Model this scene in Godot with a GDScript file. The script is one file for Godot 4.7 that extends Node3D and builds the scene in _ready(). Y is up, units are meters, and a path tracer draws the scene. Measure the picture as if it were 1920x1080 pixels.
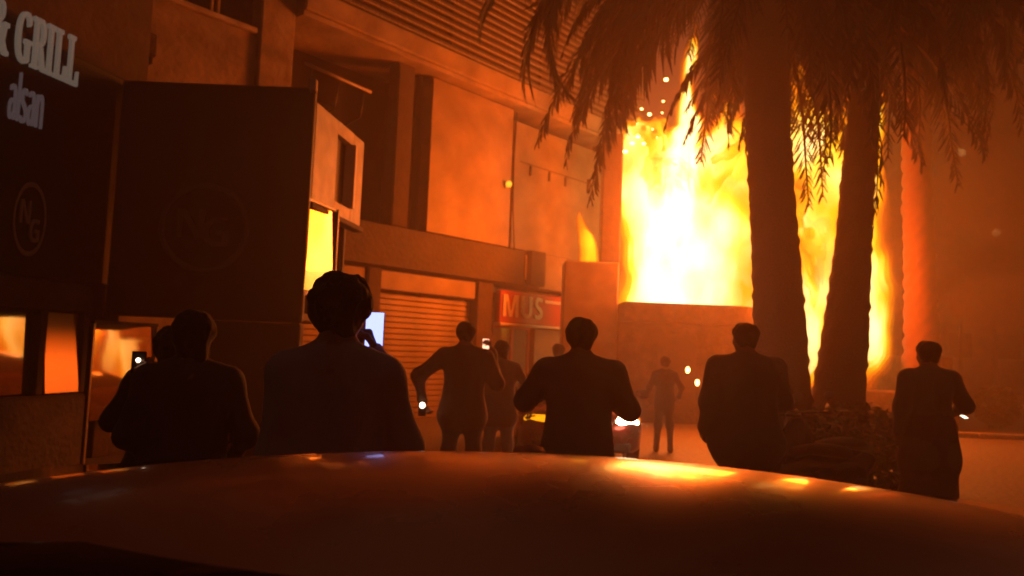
extends Node3D
# A night street: a shop building on fire behind palm trees, onlookers in front, seen over the roof of a parked car.

const FIRE_GLOW := 1.0
var M := {}
var tex := {}
var names := {}
var rng := RandomNumberGenerator.new()
var nz := FastNoiseLite.new()

# ------------------------------------------------------------------ helpers
func lin(r: float, g: float, b: float, a := 1.0) -> Color:
	var c := Color(r, g, b).linear_to_srgb()
	c.a = a
	return c

func numbered(called: String) -> String:
	if not names.has(called):
		names[called] = 0
		return called
	names[called] += 1
	return "%s_%03d" % [called, names[called]]

func tag(o: Node3D, label: String, category: String, group := "") -> Node3D:
	o.set_meta("label", label)
	o.set_meta("category", category)
	if group != "":
		o.set_meta("group", group)
	return o

func thing(called: String, label: String, category: String, at := Vector3.ZERO, turn := 0.0, group := "") -> Node3D:
	var o := Node3D.new()
	o.name = numbered(called)
	add_child(o)
	o.position = at
	o.rotation.y = turn
	return tag(o, label, category, group)

func part(parent: Node3D, called: String, mesh: Mesh, mat: Material, at := Vector3.ZERO, rot := Vector3.ZERO) -> MeshInstance3D:
	var o := MeshInstance3D.new()
	o.name = called if parent != self else numbered(called)
	o.mesh = mesh
	o.material_override = mat
	o.position = at
	o.rotation = rot
	o.cast_shadow = GeometryInstance3D.SHADOW_CASTING_SETTING_ON
	parent.add_child(o, true)
	return o

func structure(called: String, mesh: Mesh, mat: Material, at := Vector3.ZERO, rot := Vector3.ZERO) -> MeshInstance3D:
	var o := part(self, called, mesh, mat, at, rot)
	o.set_meta("kind", "structure")
	return o

# chamfered box centred on the origin
func cbox(sx: float, sy: float, sz: float, b := 0.012) -> ArrayMesh:
	b = minf(b, 0.4 * minf(sx, minf(sy, sz)))
	var h := Vector3(sx, sy, sz) * 0.5
	var st := SurfaceTool.new()
	st.begin(Mesh.PRIMITIVE_TRIANGLES)
	var hh := [h.x, h.y, h.z]
	var put := func(pts: Array, n: Vector3):
		var order := [0, 1, 2, 0, 2, 3] if pts.size() == 4 else [0, 1, 2]
		var nn: Vector3 = (pts[1] - pts[0]).cross(pts[2] - pts[0])
		if nn.dot(n) > 0.0:
			pts.reverse()
		for k in order:
			st.set_normal(n)
			st.add_vertex(pts[k])
	for ax in 3:
		var u: int = (ax + 1) % 3
		var v: int = (ax + 2) % 3
		for s in [-1.0, 1.0]:
			var n := Vector3.ZERO
			n[ax] = s
			var q := []
			for k in [[-1, -1], [1, -1], [1, 1], [-1, 1]]:
				var p := Vector3.ZERO
				p[ax] = s * hh[ax]
				p[u] = k[0] * (hh[u] - b)
				p[v] = k[1] * (hh[v] - b)
				q.append(p)
			put.call(q, n)
		for s in [-1.0, 1.0]:
			for w in [-1.0, 1.0]:
				var n := Vector3.ZERO
				n[u] = s
				n[v] = w
				var q := []
				for k in [[-1, 0], [1, 0], [1, 1], [-1, 1]]:
					var p := Vector3.ZERO
					p[ax] = k[0] * (hh[ax] - b)
					p[u] = s * (hh[u] - (b if k[1] == 1 else 0.0))
					p[v] = w * (hh[v] - (0.0 if k[1] == 1 else b))
					q.append(p)
				put.call(q, n.normalized())
	for s in [-1.0, 1.0]:
		for w in [-1.0, 1.0]:
			for r in [-1.0, 1.0]:
				put.call([Vector3(s * h.x, w * (h.y - b), r * (h.z - b)), Vector3(s * (h.x - b), w * h.y, r * (h.z - b)), Vector3(s * (h.x - b), w * (h.y - b), r * h.z)], Vector3(s, w, r).normalized())
	return st.commit()

# box given by its lowest and highest corner
func bar(parent: Node3D, called: String, lo: Vector3, hi: Vector3, mat: Material, b := 0.012) -> MeshInstance3D:
	var d := hi - lo
	return part(parent, called, cbox(d.x, d.y, d.z, b), mat, (lo + hi) * 0.5)

# tube along points with a radius for each
func tube(pts: Array, radii: Array, sides := 8, bump := 0.0) -> ArrayMesh:
	var st := SurfaceTool.new()
	st.begin(Mesh.PRIMITIVE_TRIANGLES)
	var last: Vector3 = Vector3.RIGHT
	for i in pts.size():
		var d: Vector3 = (pts[mini(i + 1, pts.size() - 1)] - pts[maxi(i - 1, 0)]).normalized()
		var x := (last - d * last.dot(d)).normalized()
		if x.length() < 0.5:
			x = d.cross(Vector3.FORWARD).normalized()
		last = x
		var y := d.cross(x)
		for k in sides + 1:
			var a := TAU * (k % sides) / sides
			var r: float = radii[i]
			if bump > 0.0:
				r += bump * nz.get_noise_3d(cos(a) * 40.0, i * 37.0, sin(a) * 40.0) + bump * 0.6 * (1.0 if (i + (k % 2)) % 3 == 0 else -0.3)
			st.set_smooth_group(0)
			st.set_uv(Vector2(float(k) / sides, float(i) * 0.25))
			st.add_vertex(pts[i] + (x * cos(a) + y * sin(a)) * r)
	for i in pts.size() - 1:
		for k in sides:
			var a := i * (sides + 1) + k
			for j in [a, a + 1, a + sides + 2, a, a + sides + 2, a + sides + 1]:
				st.add_index(j)
	var c := pts.size() * (sides + 1)
	st.add_vertex(pts[0])
	st.add_vertex(pts[-1])
	for k in sides:
		for j in [c, k + 1, k]:
			st.add_index(j)
		var e := (pts.size() - 1) * (sides + 1)
		for j in [c + 1, e + k, e + k + 1]:
			st.add_index(j)
	st.generate_normals()
	return st.commit()

func ball(r: float, seg := 12) -> SphereMesh:
	var m := SphereMesh.new()
	m.radius = r
	m.height = 2.0 * r
	m.radial_segments = seg
	m.rings = seg / 2
	return m

func noise_tex(key: String, freq: float, lo: Color, hi: Color, octaves := 4, size := 256, normal := false, kind := FastNoiseLite.TYPE_SIMPLEX_SMOOTH) -> NoiseTexture2D:
	if tex.has(key):
		return tex[key]
	var n := FastNoiseLite.new()
	n.noise_type = kind
	n.seed = hash(key) % 1000
	n.frequency = freq
	n.fractal_octaves = octaves
	var t := NoiseTexture2D.new()
	t.width = size
	t.height = size
	t.seamless = true
	t.noise = n
	if normal:
		t.as_normal_map = true
		t.bump_strength = 4.0
	else:
		var g := Gradient.new()
		g.set_color(0, lo)
		g.set_color(1, hi)
		t.color_ramp = g
	tex[key] = t
	return t

func mat(key: String, c: Color, rough := 0.8, metal := 0.0, scale := 0.0, texture: Texture2D = null, normal: Texture2D = null, nscale := 0.6) -> StandardMaterial3D:
	if M.has(key):
		return M[key]
	var m := StandardMaterial3D.new()
	m.resource_name = key
	m.albedo_color = c
	m.roughness = rough
	m.metallic = metal
	if scale > 0.0:
		m.uv1_triplanar = true
		m.uv1_scale = Vector3.ONE * scale
		if texture:
			m.albedo_texture = texture
		if normal:
			m.normal_enabled = true
			m.normal_texture = normal
			m.normal_scale = nscale
	M[key] = m
	return m

func glow(key: String, c: Color, energy: float) -> StandardMaterial3D:
	var m := mat(key, Color(0.02, 0.02, 0.02), 0.5)
	m.emission_enabled = true
	m.emission = c
	m.emission_energy_multiplier = energy
	return m

# ------------------------------------------------------------------ surface nets
# field f is negative inside; returns [points, normals, indices]
func nets(f: PackedFloat32Array, nx: int, ny: int, nzz: int, o: Vector3, c: float) -> Array:
	var V := PackedVector3Array()
	var N := PackedVector3Array()
	var I := PackedInt32Array()
	var ids := PackedInt32Array()
	ids.resize(nx * ny * nzz)
	var sy := nx
	var sz := nx * ny
	for z in nzz - 1:
		for y in ny - 1:
			var i := y * sy + z * sz - 1
			for x in nx - 1:
				i += 1
				var a := f[i]
				var b := f[i + 1]
				var e := f[i + sy]
				var g := f[i + sy + 1]
				var h := f[i + sz]
				var j := f[i + sz + 1]
				var k := f[i + sz + sy]
				var l := f[i + sz + sy + 1]
				if a < 0.0:
					if b < 0.0 and e < 0.0 and g < 0.0 and h < 0.0 and j < 0.0 and k < 0.0 and l < 0.0:
						continue
				elif b >= 0.0 and e >= 0.0 and g >= 0.0 and h >= 0.0 and j >= 0.0 and k >= 0.0 and l >= 0.0:
					continue
				var p := Vector3.ZERO
				var n := 0
				if (a < 0.0) != (b < 0.0):
					p += Vector3(a / (a - b), 0, 0); n += 1
				if (e < 0.0) != (g < 0.0):
					p += Vector3(e / (e - g), 1, 0); n += 1
				if (h < 0.0) != (j < 0.0):
					p += Vector3(h / (h - j), 0, 1); n += 1
				if (k < 0.0) != (l < 0.0):
					p += Vector3(k / (k - l), 1, 1); n += 1
				if (a < 0.0) != (e < 0.0):
					p += Vector3(0, a / (a - e), 0); n += 1
				if (b < 0.0) != (g < 0.0):
					p += Vector3(1, b / (b - g), 0); n += 1
				if (h < 0.0) != (k < 0.0):
					p += Vector3(0, h / (h - k), 1); n += 1
				if (j < 0.0) != (l < 0.0):
					p += Vector3(1, j / (j - l), 1); n += 1
				if (a < 0.0) != (h < 0.0):
					p += Vector3(0, 0, a / (a - h)); n += 1
				if (b < 0.0) != (j < 0.0):
					p += Vector3(1, 0, b / (b - j)); n += 1
				if (e < 0.0) != (k < 0.0):
					p += Vector3(0, 1, e / (e - k)); n += 1
				if (g < 0.0) != (l < 0.0):
					p += Vector3(1, 1, g / (g - l)); n += 1
				ids[i] = V.size()
				V.append(o + (Vector3(x, y, z) + p / n) * c)
				N.append(Vector3(b + g + j + l - a - e - h - k, e + g + k + l - a - b - h - j, h + j + k + l - a - b - e - g).normalized())
				if y > 0 and z > 0 and (a < 0.0) != (b < 0.0):
					quad(I, ids[i], ids[i - sy], ids[i - sy - sz], ids[i - sz], a < 0.0)
				if x > 0 and z > 0 and (a < 0.0) != (e < 0.0):
					quad(I, ids[i], ids[i - sz], ids[i - sz - 1], ids[i - 1], a < 0.0)
				if x > 0 and y > 0 and (a < 0.0) != (h < 0.0):
					quad(I, ids[i], ids[i - 1], ids[i - 1 - sy], ids[i - sy], a < 0.0)
	return [V, N, I]

func quad(I: PackedInt32Array, a: int, b: int, c: int, d: int, flip: bool) -> void:
	if flip:
		I.append_array([a, c, b, a, d, c])
	else:
		I.append_array([a, b, c, a, c, d])

func array_mesh(V: PackedVector3Array, N: PackedVector3Array, I: PackedInt32Array, C = null, U = null) -> ArrayMesh:
	var A := []
	A.resize(Mesh.ARRAY_MAX)
	A[Mesh.ARRAY_VERTEX] = V
	A[Mesh.ARRAY_NORMAL] = N
	A[Mesh.ARRAY_INDEX] = I
	if C != null:
		A[Mesh.ARRAY_COLOR] = C
	if U != null:
		A[Mesh.ARRAY_TEX_UV] = U
	var m := ArrayMesh.new()
	m.add_surface_from_arrays(Mesh.PRIMITIVE_TRIANGLES, A)
	return m

# ------------------------------------------------------------------ fire
func flame_material() -> StandardMaterial3D:
	var stops := [[0.0, 0.6, 0.055, 0.0], [0.2, 1.1, 0.15, 0.001], [0.38, 1.8, 0.42, 0.002], [0.52, 2.4, 0.95, 0.006], [0.66, 3.0, 1.9, 0.04], [0.8, 4.2, 3.2, 0.8], [1.0, 6.0, 5.0, 2.8]]
	var im := Image.create(128, 2, false, Image.FORMAT_RGBAF)
	for x in 128:
		var t := x / 127.0
		for k in stops.size() - 1:
			if t >= stops[k][0] and t <= stops[k + 1][0]:
				var w: float = (t - stops[k][0]) / (stops[k + 1][0] - stops[k][0])
				var c := Color(lerpf(stops[k][1], stops[k + 1][1], w), lerpf(stops[k][2], stops[k + 1][2], w), lerpf(stops[k][3], stops[k + 1][3], w))
				im.set_pixel(x, 0, c)
				im.set_pixel(x, 1, c)
	var m := StandardMaterial3D.new()
	m.resource_name = "flame"
	m.albedo_color = Color.WHITE
	m.vertex_color_use_as_albedo = true
	m.transparency = BaseMaterial3D.TRANSPARENCY_ALPHA
	m.roughness = 1.0
	m.specular_mode = BaseMaterial3D.SPECULAR_DISABLED
	m.emission_enabled = true
	m.emission = Color.BLACK
	m.emission_texture = ImageTexture.create_from_image(im)
	m.emission_energy_multiplier = FIRE_GLOW
	m.texture_repeat = false
	m.cull_mode = BaseMaterial3D.CULL_DISABLED
	return m

# tongues: [foot, height, radius, lean (Vector2 x z), heat]
func fire(parent: Node3D, tongues: Array, lo: Vector3, hi: Vector3, c: float, levels: Array, rough := 1.0) -> void:
	var nx := int((hi.x - lo.x) / c) + 1
	var ny := int((hi.y - lo.y) / c) + 1
	var nk := int((hi.z - lo.z) / c) + 1
	var f := PackedFloat32Array()
	f.resize(nx * ny * nk)
	var hot := PackedFloat32Array()
	hot.resize(nx * ny * nk)
	for z in nk:
		for y in ny:
			for x in nx:
				var i := x + nx * (y + ny * z)
				if x == 0 or y == 0 or z == 0 or x == nx - 1 or y == ny - 1 or z == nk - 1:
					continue
				var p := lo + Vector3(x, y, z) * c
				var left := 1.0
				var heat := 0.0
				var wx := nz.get_noise_3d(p.x * 22.0, p.y * 13.0, p.z * 22.0)
				var wz := nz.get_noise_3d(p.x * 22.0 + 500.0, p.y * 13.0, p.z * 22.0)
				for t in tongues:
					var h: float = (p.y - t[0].y) / t[1]
					if h < 0.0 or h >= 1.0:
						continue
					var amp: float = (0.25 + 0.9 * h) * t[2] * rough
					var dx: float = p.x + wx * amp - t[0].x - t[3].x * h * h
					var dz: float = p.z + wz * amp * 0.6 - t[0].z - t[3].y * h * h
					var r: float = t[2] * pow(1.0 - h, 0.62) * (0.82 + 0.6 * h)
					var d := sqrt(dx * dx + dz * dz * 1.5) / r
					if d < 1.0:
						var v := (1.0 - d) * minf(1.0, h * 14.0)
						left *= 1.0 - v
						heat += v * (t[4] - 0.34 * h * h)
				if left < 1.0:
					var s := 1.0 - left
					f[i] = s + 0.20 * minf(1.0, s * 4.0) * nz.get_noise_3d(p.x * 48.0, p.y * 22.0, p.z * 48.0 + 90.0)
					hot[i] = heat / maxf(0.05, s)
	var mt: StandardMaterial3D = M["flame"]
	var sg := PackedFloat32Array()
	sg.resize(f.size())
	for lv in levels:
		for i in f.size():
			sg[i] = lv[0] - f[i]
		var r := nets(sg, nx, ny, nk, lo, c)
		var V: PackedVector3Array = r[0]
		if V.is_empty():
			continue
		var C := PackedColorArray()
		var U := PackedVector2Array()
		for v in V:
			var q := (v - lo) / c
			var i := int(q.x) + nx * (int(q.y) + ny * int(q.z))
			var n := nz.get_noise_3d(v.x * 34.0 + 300.0, v.y * 24.0, v.z * 34.0)
			var n2 := nz.get_noise_3d(v.x * 11.0 - 300.0, v.y * 9.0 + 40.0, v.z * 11.0)
			U.append(Vector2(clampf(lv[2] * (0.35 + 0.65 * clampf(hot[i], 0.0, 1.4)) + 0.28 * n + 0.5 * n2, 0.004, 0.996), 0.5))
			C.append(Color(0, 0, 0, clampf(lv[1] * (1.0 + 0.7 * n), 0.02, 1.0)))
		part(parent, "flame", array_mesh(V, r[1], r[2], C, U), mt)

# ------------------------------------------------------------------ people
# a body as tapered capsules: [a, b, ra, rb, colour]; joined with a soft minimum, meshed as one surface
func body_field(bones: Array, c: float, k: float, wrinkle := 0.0) -> Array:
	var lo := Vector3.ONE * 1e9
	var hi := -lo
	for b in bones:
		var r: float = maxf(b[2], b[3]) + 2.5 * c
		lo = lo.min(b[0] - Vector3.ONE * r).min(b[1] - Vector3.ONE * r)
		hi = hi.max(b[0] + Vector3.ONE * r).max(b[1] + Vector3.ONE * r)
	var nx := int((hi.x - lo.x) / c) + 2
	var ny := int((hi.y - lo.y) / c) + 2
	var nk := int((hi.z - lo.z) / c) + 2
	var acc := PackedFloat32Array()
	acc.resize(nx * ny * nk)
	var best := PackedFloat32Array()
	best.resize(nx * ny * nk)
	best.fill(9.0)
	var who := PackedByteArray()
	who.resize(nx * ny * nk)
	var reach := 3.6 * k
	for n in bones.size():
		var A: Vector3 = bones[n][0]
		var ab: Vector3 = bones[n][1] - A
		var ra: float = bones[n][2]
		var dr: float = bones[n][3] - ra
		var l2 := maxf(ab.length_squared(), 1e-9)
		var pad := Vector3.ONE * (maxf(ra, ra + dr) + reach + c)
		var l := ((A.min(bones[n][1]) - pad - lo) / c).max(Vector3.ZERO)
		var h := ((A.max(bones[n][1]) + pad - lo) / c).min(Vector3(nx - 1, ny - 1, nk - 1))
		for z in range(int(l.z), int(h.z) + 1):
			for y in range(int(l.y), int(h.y) + 1):
				var i := int(l.x) + nx * (y + ny * z) - 1
				var p := lo + Vector3(int(l.x) - 1, y, z) * c - A
				for x in range(int(l.x), int(h.x) + 1):
					i += 1
					p.x += c
					var t := clampf(p.dot(ab) / l2, 0.0, 1.0)
					var d := (p - ab * t).length() - ra - dr * t
					if d < reach:
						acc[i] += exp(-d / k)
						if d < best[i]:
							best[i] = d
							who[i] = n
	for z in nk:
		for y in ny:
			for x in nx:
				var i := x + nx * (y + ny * z)
				var a := acc[i]
				var d := -k * log(a) if a > 1e-3 else 6.0 * k
				if wrinkle > 0.0 and absf(d) < 2.0 * c:
					d += wrinkle * nz.get_noise_3d((lo.x + x * c) * 420.0, (lo.y + y * c) * 260.0, (lo.z + z * c) * 420.0)
				acc[i] = d
	var r := nets(acc, nx, ny, nk, lo, c)
	var C := PackedColorArray()
	for v in r[0]:
		var q: Vector3 = (v - lo) / c
		var i := int(q.x) + nx * (int(q.y) + ny * int(q.z))
		C.append(bones[who[i]][4])
	return [r[0], r[1], r[2], C]

func join_arrays(into: Array, more: Array, xf := Transform3D()) -> void:
	var n: int = into[0].size()
	for v in more[0]:
		into[0].append(xf * v)
	for v in more[1]:
		into[1].append((xf.basis * v).normalized())
	for i in more[2]:
		into[2].append(i + n)
	into[3].append_array(more[3])

# a head looking along -z, its middle at the origin, with neck stub
func head_arrays(c: float, skin: Color) -> Array:
	var b := []
	var dark := Color(0.012, 0.008, 0.006)
	var lip := Color(skin.r * 0.75, skin.g * 0.5, skin.b * 0.5)
	for s in [-1.0, 1.0]:
		b.append([Vector3(0.018 * s, 0.035, 0.022), Vector3(0.018 * s, 0.035, -0.03), 0.066, 0.06, skin])
		b.append([Vector3(0.022 * s, -0.03, -0.03), Vector3(0.012 * s, -0.085, -0.062), 0.05, 0.028, skin])
		b.append([Vector3(0.076 * s, 0.012, 0.008), Vector3(0.078 * s, -0.024, 0.0), 0.012, 0.009, skin])
		b.append([Vector3(0.084 * s, 0.016, 0.018), Vector3(0.083 * s, -0.01, 0.014), 0.008, 0.006, skin])
		b.append([Vector3(0.033 * s, 0.006, -0.083), Vector3(0.034 * s, 0.006, -0.083), 0.011, 0.011, Color(0.5, 0.46, 0.42)])
		b.append([Vector3(0.033 * s, 0.006, -0.092), Vector3(0.033 * s, 0.006, -0.092), 0.005, 0.005, dark])
		b.append([Vector3(0.018 * s, 0.027, -0.089), Vector3(0.05 * s, 0.026, -0.078), 0.0075, 0.006, Color(skin.r * 0.35, skin.g * 0.3, skin.b * 0.3)])
		b.append([Vector3(0.045 * s, -0.02, -0.062), Vector3(0.03 * s, -0.05, -0.066), 0.026, 0.022, skin])
	b.append([Vector3(0, 0.01, -0.092), Vector3(0, -0.028, -0.108), 0.010, 0.014, skin])
	b.append([Vector3(-0.02, -0.056, -0.092), Vector3(0.02, -0.056, -0.092), 0.007, 0.007, lip])
	b.append([Vector3(0, -0.088, -0.08), Vector3(0, -0.092, -0.078), 0.02, 0.02, skin])
	b.append([Vector3(0, -0.06, 0.015), Vector3(0, -0.15, 0.02), 0.052, 0.056, skin])
	return body_field(b, c, 0.007)

# a relaxed right hand: wrist at the origin, fingers along -y, palm towards -x, thumb towards -z
func hand_arrays(c: float, skin: Color, curl: float, side: float) -> Array:
	var b := []
	for k in 4:
		var z := (-0.030 + 0.020 * k)
		b.append([Vector3(0, -0.012, z * 0.55), Vector3(0, -0.085, z), 0.0135, 0.0115, skin])
		var p := Vector3(0, -0.085, z)
		var a := 0.15 + curl * 0.9
		var len: float = [0.043, 0.048, 0.045, 0.035][k]
		for j in 3:
			var q := p + Vector3(-sin(a) * side, -cos(a), 0.05 * (k - 1.5) * 0.3) * len
			b.append([p, q, 0.0092 - 0.0008 * j, 0.0084 - 0.0008 * j, skin])
			p = q
			a += 0.25 + curl * 1.05
			len *= 0.68
	var tp := Vector3(0, -0.025, -0.024)
	for q in [Vector3(-0.012 * side, -0.058, -0.052), Vector3(-0.026 * side - 0.01 * curl * side, -0.086, -0.056 + 0.012 * curl), Vector3(-0.038 * side - 0.012 * curl * side, -0.106, -0.05 + 0.02 * curl)]:
		b.append([tp, q, 0.0125, 0.0095, skin])
		tp = q
	return body_field(b, c, 0.0035)

# p: tall, yaw, bulk, top, legs, skin, hair, arms [[elbow, hand], [elbow, hand]] as offsets from the shoulder, look, hem, stride, hood
func person(label: String, at: Vector3, p: Dictionary) -> Node3D:
	var k: float = p.tall / 1.75
	var w: float = p.get("bulk", 1.0)
	var top: Color = p.get("top", Color(0.12, 0.11, 0.11))
	var legs: Color = p.get("legs", Color(0.09, 0.08, 0.09))
	var skin: Color = p.get("skin", Color(0.25, 0.13, 0.08))
	var shoe := Color(0.02, 0.02, 0.02)
	var cell: float = p.get("cell", 0.02)
	var root := thing("person", label, "person", at, p.get("yaw", 0.0), p.get("group", ""))
	var B := []
	var lean: float = p.get("lean", 0.0)
	var L := func(v: Vector3) -> Vector3: return Vector3(v.x, v.y, v.z - lean * maxf(0.0, v.y - 0.9))
	for s in [-1.0, 1.0]:
		B.append([L.call(Vector3(0.085 * s * w, 1.35, 0.005)), L.call(Vector3(0.075 * s * w, 1.06, 0.0)), 0.105 * w, 0.098 * w, top])
		B.append([L.call(Vector3(0.0, 1.475, 0.015)), L.call(Vector3(0.175 * s * w, 1.425, 0.01)), 0.058, 0.062, top])
		B.append([L.call(Vector3(0.075 * s * w, 1.06, 0.0)), Vector3(0.085 * s * w, p.get("hem", 0.9), 0.01), 0.1 * w, (0.118 + p.get("flare", 0.0)) * w, top])
		var st: float = p.get("stride", 0.0) * s
		var hip := Vector3(0.09 * s * w, 0.92, 0.0)
		var knee := Vector3((0.1 + 0.4 * p.get("spread", 0.0)) * s, 0.5, -0.06 * absf(st) - 0.25 * st)
		var ankle := Vector3((0.105 + p.get("spread", 0.0)) * s, 0.1, -0.5 * st + 0.03)
		B.append([hip, knee, 0.098 * w, 0.066, legs])
		B.append([knee, ankle, 0.066, 0.05, legs])
		B.append([ankle + Vector3(0, -0.055, 0.03), ankle + Vector3(0.02 * s, -0.058, -0.15), 0.042, 0.038, shoe])
		if p.has("robe"):
			B.append([Vector3(0.07 * s, 0.95, 0), Vector3(0.09 * s, 0.14, 0.0), 0.15 * w, 0.16 * w, p.robe])
			B.append([Vector3(0.0, 0.95, 0.04 * s), Vector3(0.0, 0.14, 0.05 * s), 0.12 * w, 0.16 * w, p.robe])
	B.append([L.call(Vector3(0, 1.46, 0.01)), L.call(Vector3(0, 1.57, 0.0)), 0.058, 0.054, skin])
	var ends := []
	for n in 2:
		var s := -1.0 if n == 0 else 1.0
		var sh: Vector3 = L.call(Vector3(0.19 * s * w, 1.415, 0.01))
		var el: Vector3 = sh + p.arms[n][0]
		var ha: Vector3 = sh + p.arms[n][1]
		var thick: float = p.get("sleeve", 1.0)
		B.append([sh, el, 0.062 * thick, 0.05 * thick, top])
		var bare: bool = p.get("bare", false)
		var mid := el.lerp(ha, 0.86)
		B.append([el, mid, 0.046 * (1.0 if bare else thick), 0.031 * (1.0 if bare else thick), skin if bare else top])
		B.append([mid, ha, 0.029, 0.026, skin])
		ends.append([el, ha, s])
	var A := body_field(B, cell, 0.024, 0.006)
	var hc: Vector3 = L.call(Vector3(0, 1.632, -0.012))
	var look: Vector3 = p.get("look", Vector3.ZERO)
	var hx := Transform3D(Basis.from_euler(look), hc)
	join_arrays(A, head_arrays(p.get("head_cell", 0.009), skin), hx)
	for e in ends:
		var d: Vector3 = (e[1] - e[0]).normalized()
		var palm: Vector3 = Vector3(0, 0, -1) if absf(d.z) < 0.8 else Vector3.UP
		var xx: Vector3 = -(palm - d * palm.dot(d)).normalized() * e[2]
		if p.get("palm_in", true):
			var inn := Vector3(-e[2], 0, 0)
			xx = -(inn - d * inn.dot(d)).normalized() * e[2]
		var yy: Vector3 = -d
		var zz: Vector3 = xx.cross(yy)
		join_arrays(A, hand_arrays(p.get("hand_cell", 0.0065), skin, p.get("curl", 0.55), e[2]), Transform3D(Basis(xx, yy, zz), e[1] - d * 0.02))
	var bm := part(root, "body", array_mesh(A[0], A[1], A[2], A[3]), M["cloth"])
	bm.scale = Vector3.ONE * k
	# hair: a cap of tufted volume over the skull, child of the person
	var hr: float = p.get("hair", 0.012)
	var HB := []
	var hcol: Color = p.get("hair_color", Color(0.012, 0.009, 0.007))
	for s in [-1.0, 1.0]:
		HB.append([Vector3(0.018 * s, 0.042, 0.026), Vector3(0.018 * s, 0.062, -0.028), 0.067 + hr, 0.05 + hr, hcol])
		HB.append([Vector3(0.024 * s, 0.03, 0.04), Vector3(0.026 * s, -0.03 - p.get("hair_down", 0.0), 0.045), 0.05 + hr, 0.03 + hr, hcol])
	var H := body_field(HB, p.get("head_cell", 0.009), 0.013, 0.03 if hr > 0.018 else 0.014)
	var hm := part(root, "hood" if p.has("hood") else "hair", array_mesh(H[0], H[1], H[2], H[3]), M["cloth"])
	hm.transform = Transform3D(Basis().scaled(Vector3.ONE * k)) * hx
	return root

func phone(label: String, at: Vector3, basis: Basis, lit: float, screen: Color) -> void:
	var o := thing("mobile_phone", label, "phone", at)
	o.basis = basis
	part(o, "case", cbox(0.074, 0.152, 0.009, 0.003), M["black_plastic"])
	var sm := glow("screen_%d" % names["mobile_phone"], screen, lit)
	part(o, "screen", cbox(0.068, 0.144, 0.003, 0.001), sm, Vector3(0, 0, 0.0055))
	part(o, "camera_lens", ball(0.006, 8), M["black_plastic"], Vector3(0.02, 0.06, -0.005))

func torch_light(label: String, at: Vector3, size: float, lit: float) -> void:
	var o := thing("phone_torch", label, "phone", at, 0.0)
	part(o, "case", cbox(0.074, 0.15, 0.009, 0.003), M["black_plastic"], Vector3(0, -0.03, -0.008))
	part(o, "lamp", ball(size, 10), glow("torch_lamp_%d" % names["phone_torch"], Color(1.0, 0.86, 0.72), lit))

# ------------------------------------------------------------------ palms
func frond_mesh(n: int, length: float, droop: float, ragged: float) -> ArrayMesh:
	var st := SurfaceTool.new()
	st.begin(Mesh.PRIMITIVE_TRIANGLES)
	var r := RandomNumberGenerator.new()
	r.seed = 70 + n
	var P := []
	var T := []
	var steps := 26
	var pos := Vector3.ZERO
	var ang := 0.35
	for i in steps + 1:
		P.append(pos)
		var d := Vector3(cos(ang), sin(ang), 0.06 * sin(i * 0.4 + n))
		T.append(d.normalized())
		pos += d * length / steps
		ang -= droop / steps * (0.5 + 1.1 * float(i) / steps)
	var tri := func(a: Vector3, b: Vector3, c: Vector3):
		for q in [a, b, c]:
			st.add_vertex(q)
	# midrib
	for i in steps:
		var wa := lerpf(0.014, 0.0025, float(i) / steps)
		var wb := lerpf(0.014, 0.0025, float(i + 1) / steps)
		var a: Vector3 = P[i]
		var b: Vector3 = P[i + 1]
		var zz := Vector3(0, 0, 1)
		var up := Vector3(-T[i].y, T[i].x, 0)
		for k in 3:
			var e := [zz, up * 0.8, -zz]
			var f: Vector3 = e[k]
			var g: Vector3 = e[(k + 1) % 3]
			tri.call(a + f * wa, a + g * wa, b + g * wb)
			tri.call(a + f * wa, b + g * wb, b + f * wb)
	# leaflets: folded blades that hang from both sides of the midrib
	var count := 105
	for s in [-1.0, 1.0]:
		for i in count:
			if r.randf() < ragged:
				continue
			var u := 0.1 + 0.9 * (i + r.randf() * 0.5) / count
			var fi := u * steps
			var j := mini(int(fi), steps - 1)
			var a: Vector3 = P[j].lerp(P[j + 1], fi - j)
			var t: Vector3 = T[j]
			var len := length * (0.13 * sin(PI * pow(u, 0.6)) + 0.035) * r.randf_range(0.75, 1.15)
			var out := (Vector3(0, 0, s) * r.randf_range(0.45, 0.8) + t * r.randf_range(0.9, 1.4) + Vector3(0, r.randf_range(-0.25, 0.25), 0)).normalized()
			var mid := a + out * len * 0.5
			var tip := mid + (out + Vector3(0, -r.randf_range(0.15, 0.6), 0)).normalized() * len * 0.55
			var wide := (t + Vector3(0, 0, 0.3 * s)).normalized() * 0.015
			var ridge := Vector3(0, 0.003, 0)
			tri.call(a, mid - wide, mid + ridge)
			tri.call(a, mid + ridge, mid + wide)
			tri.call(mid - wide, tip, mid + ridge)
			tri.call(mid + ridge, tip, mid + wide)
	st.generate_normals()
	return st.commit()

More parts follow.
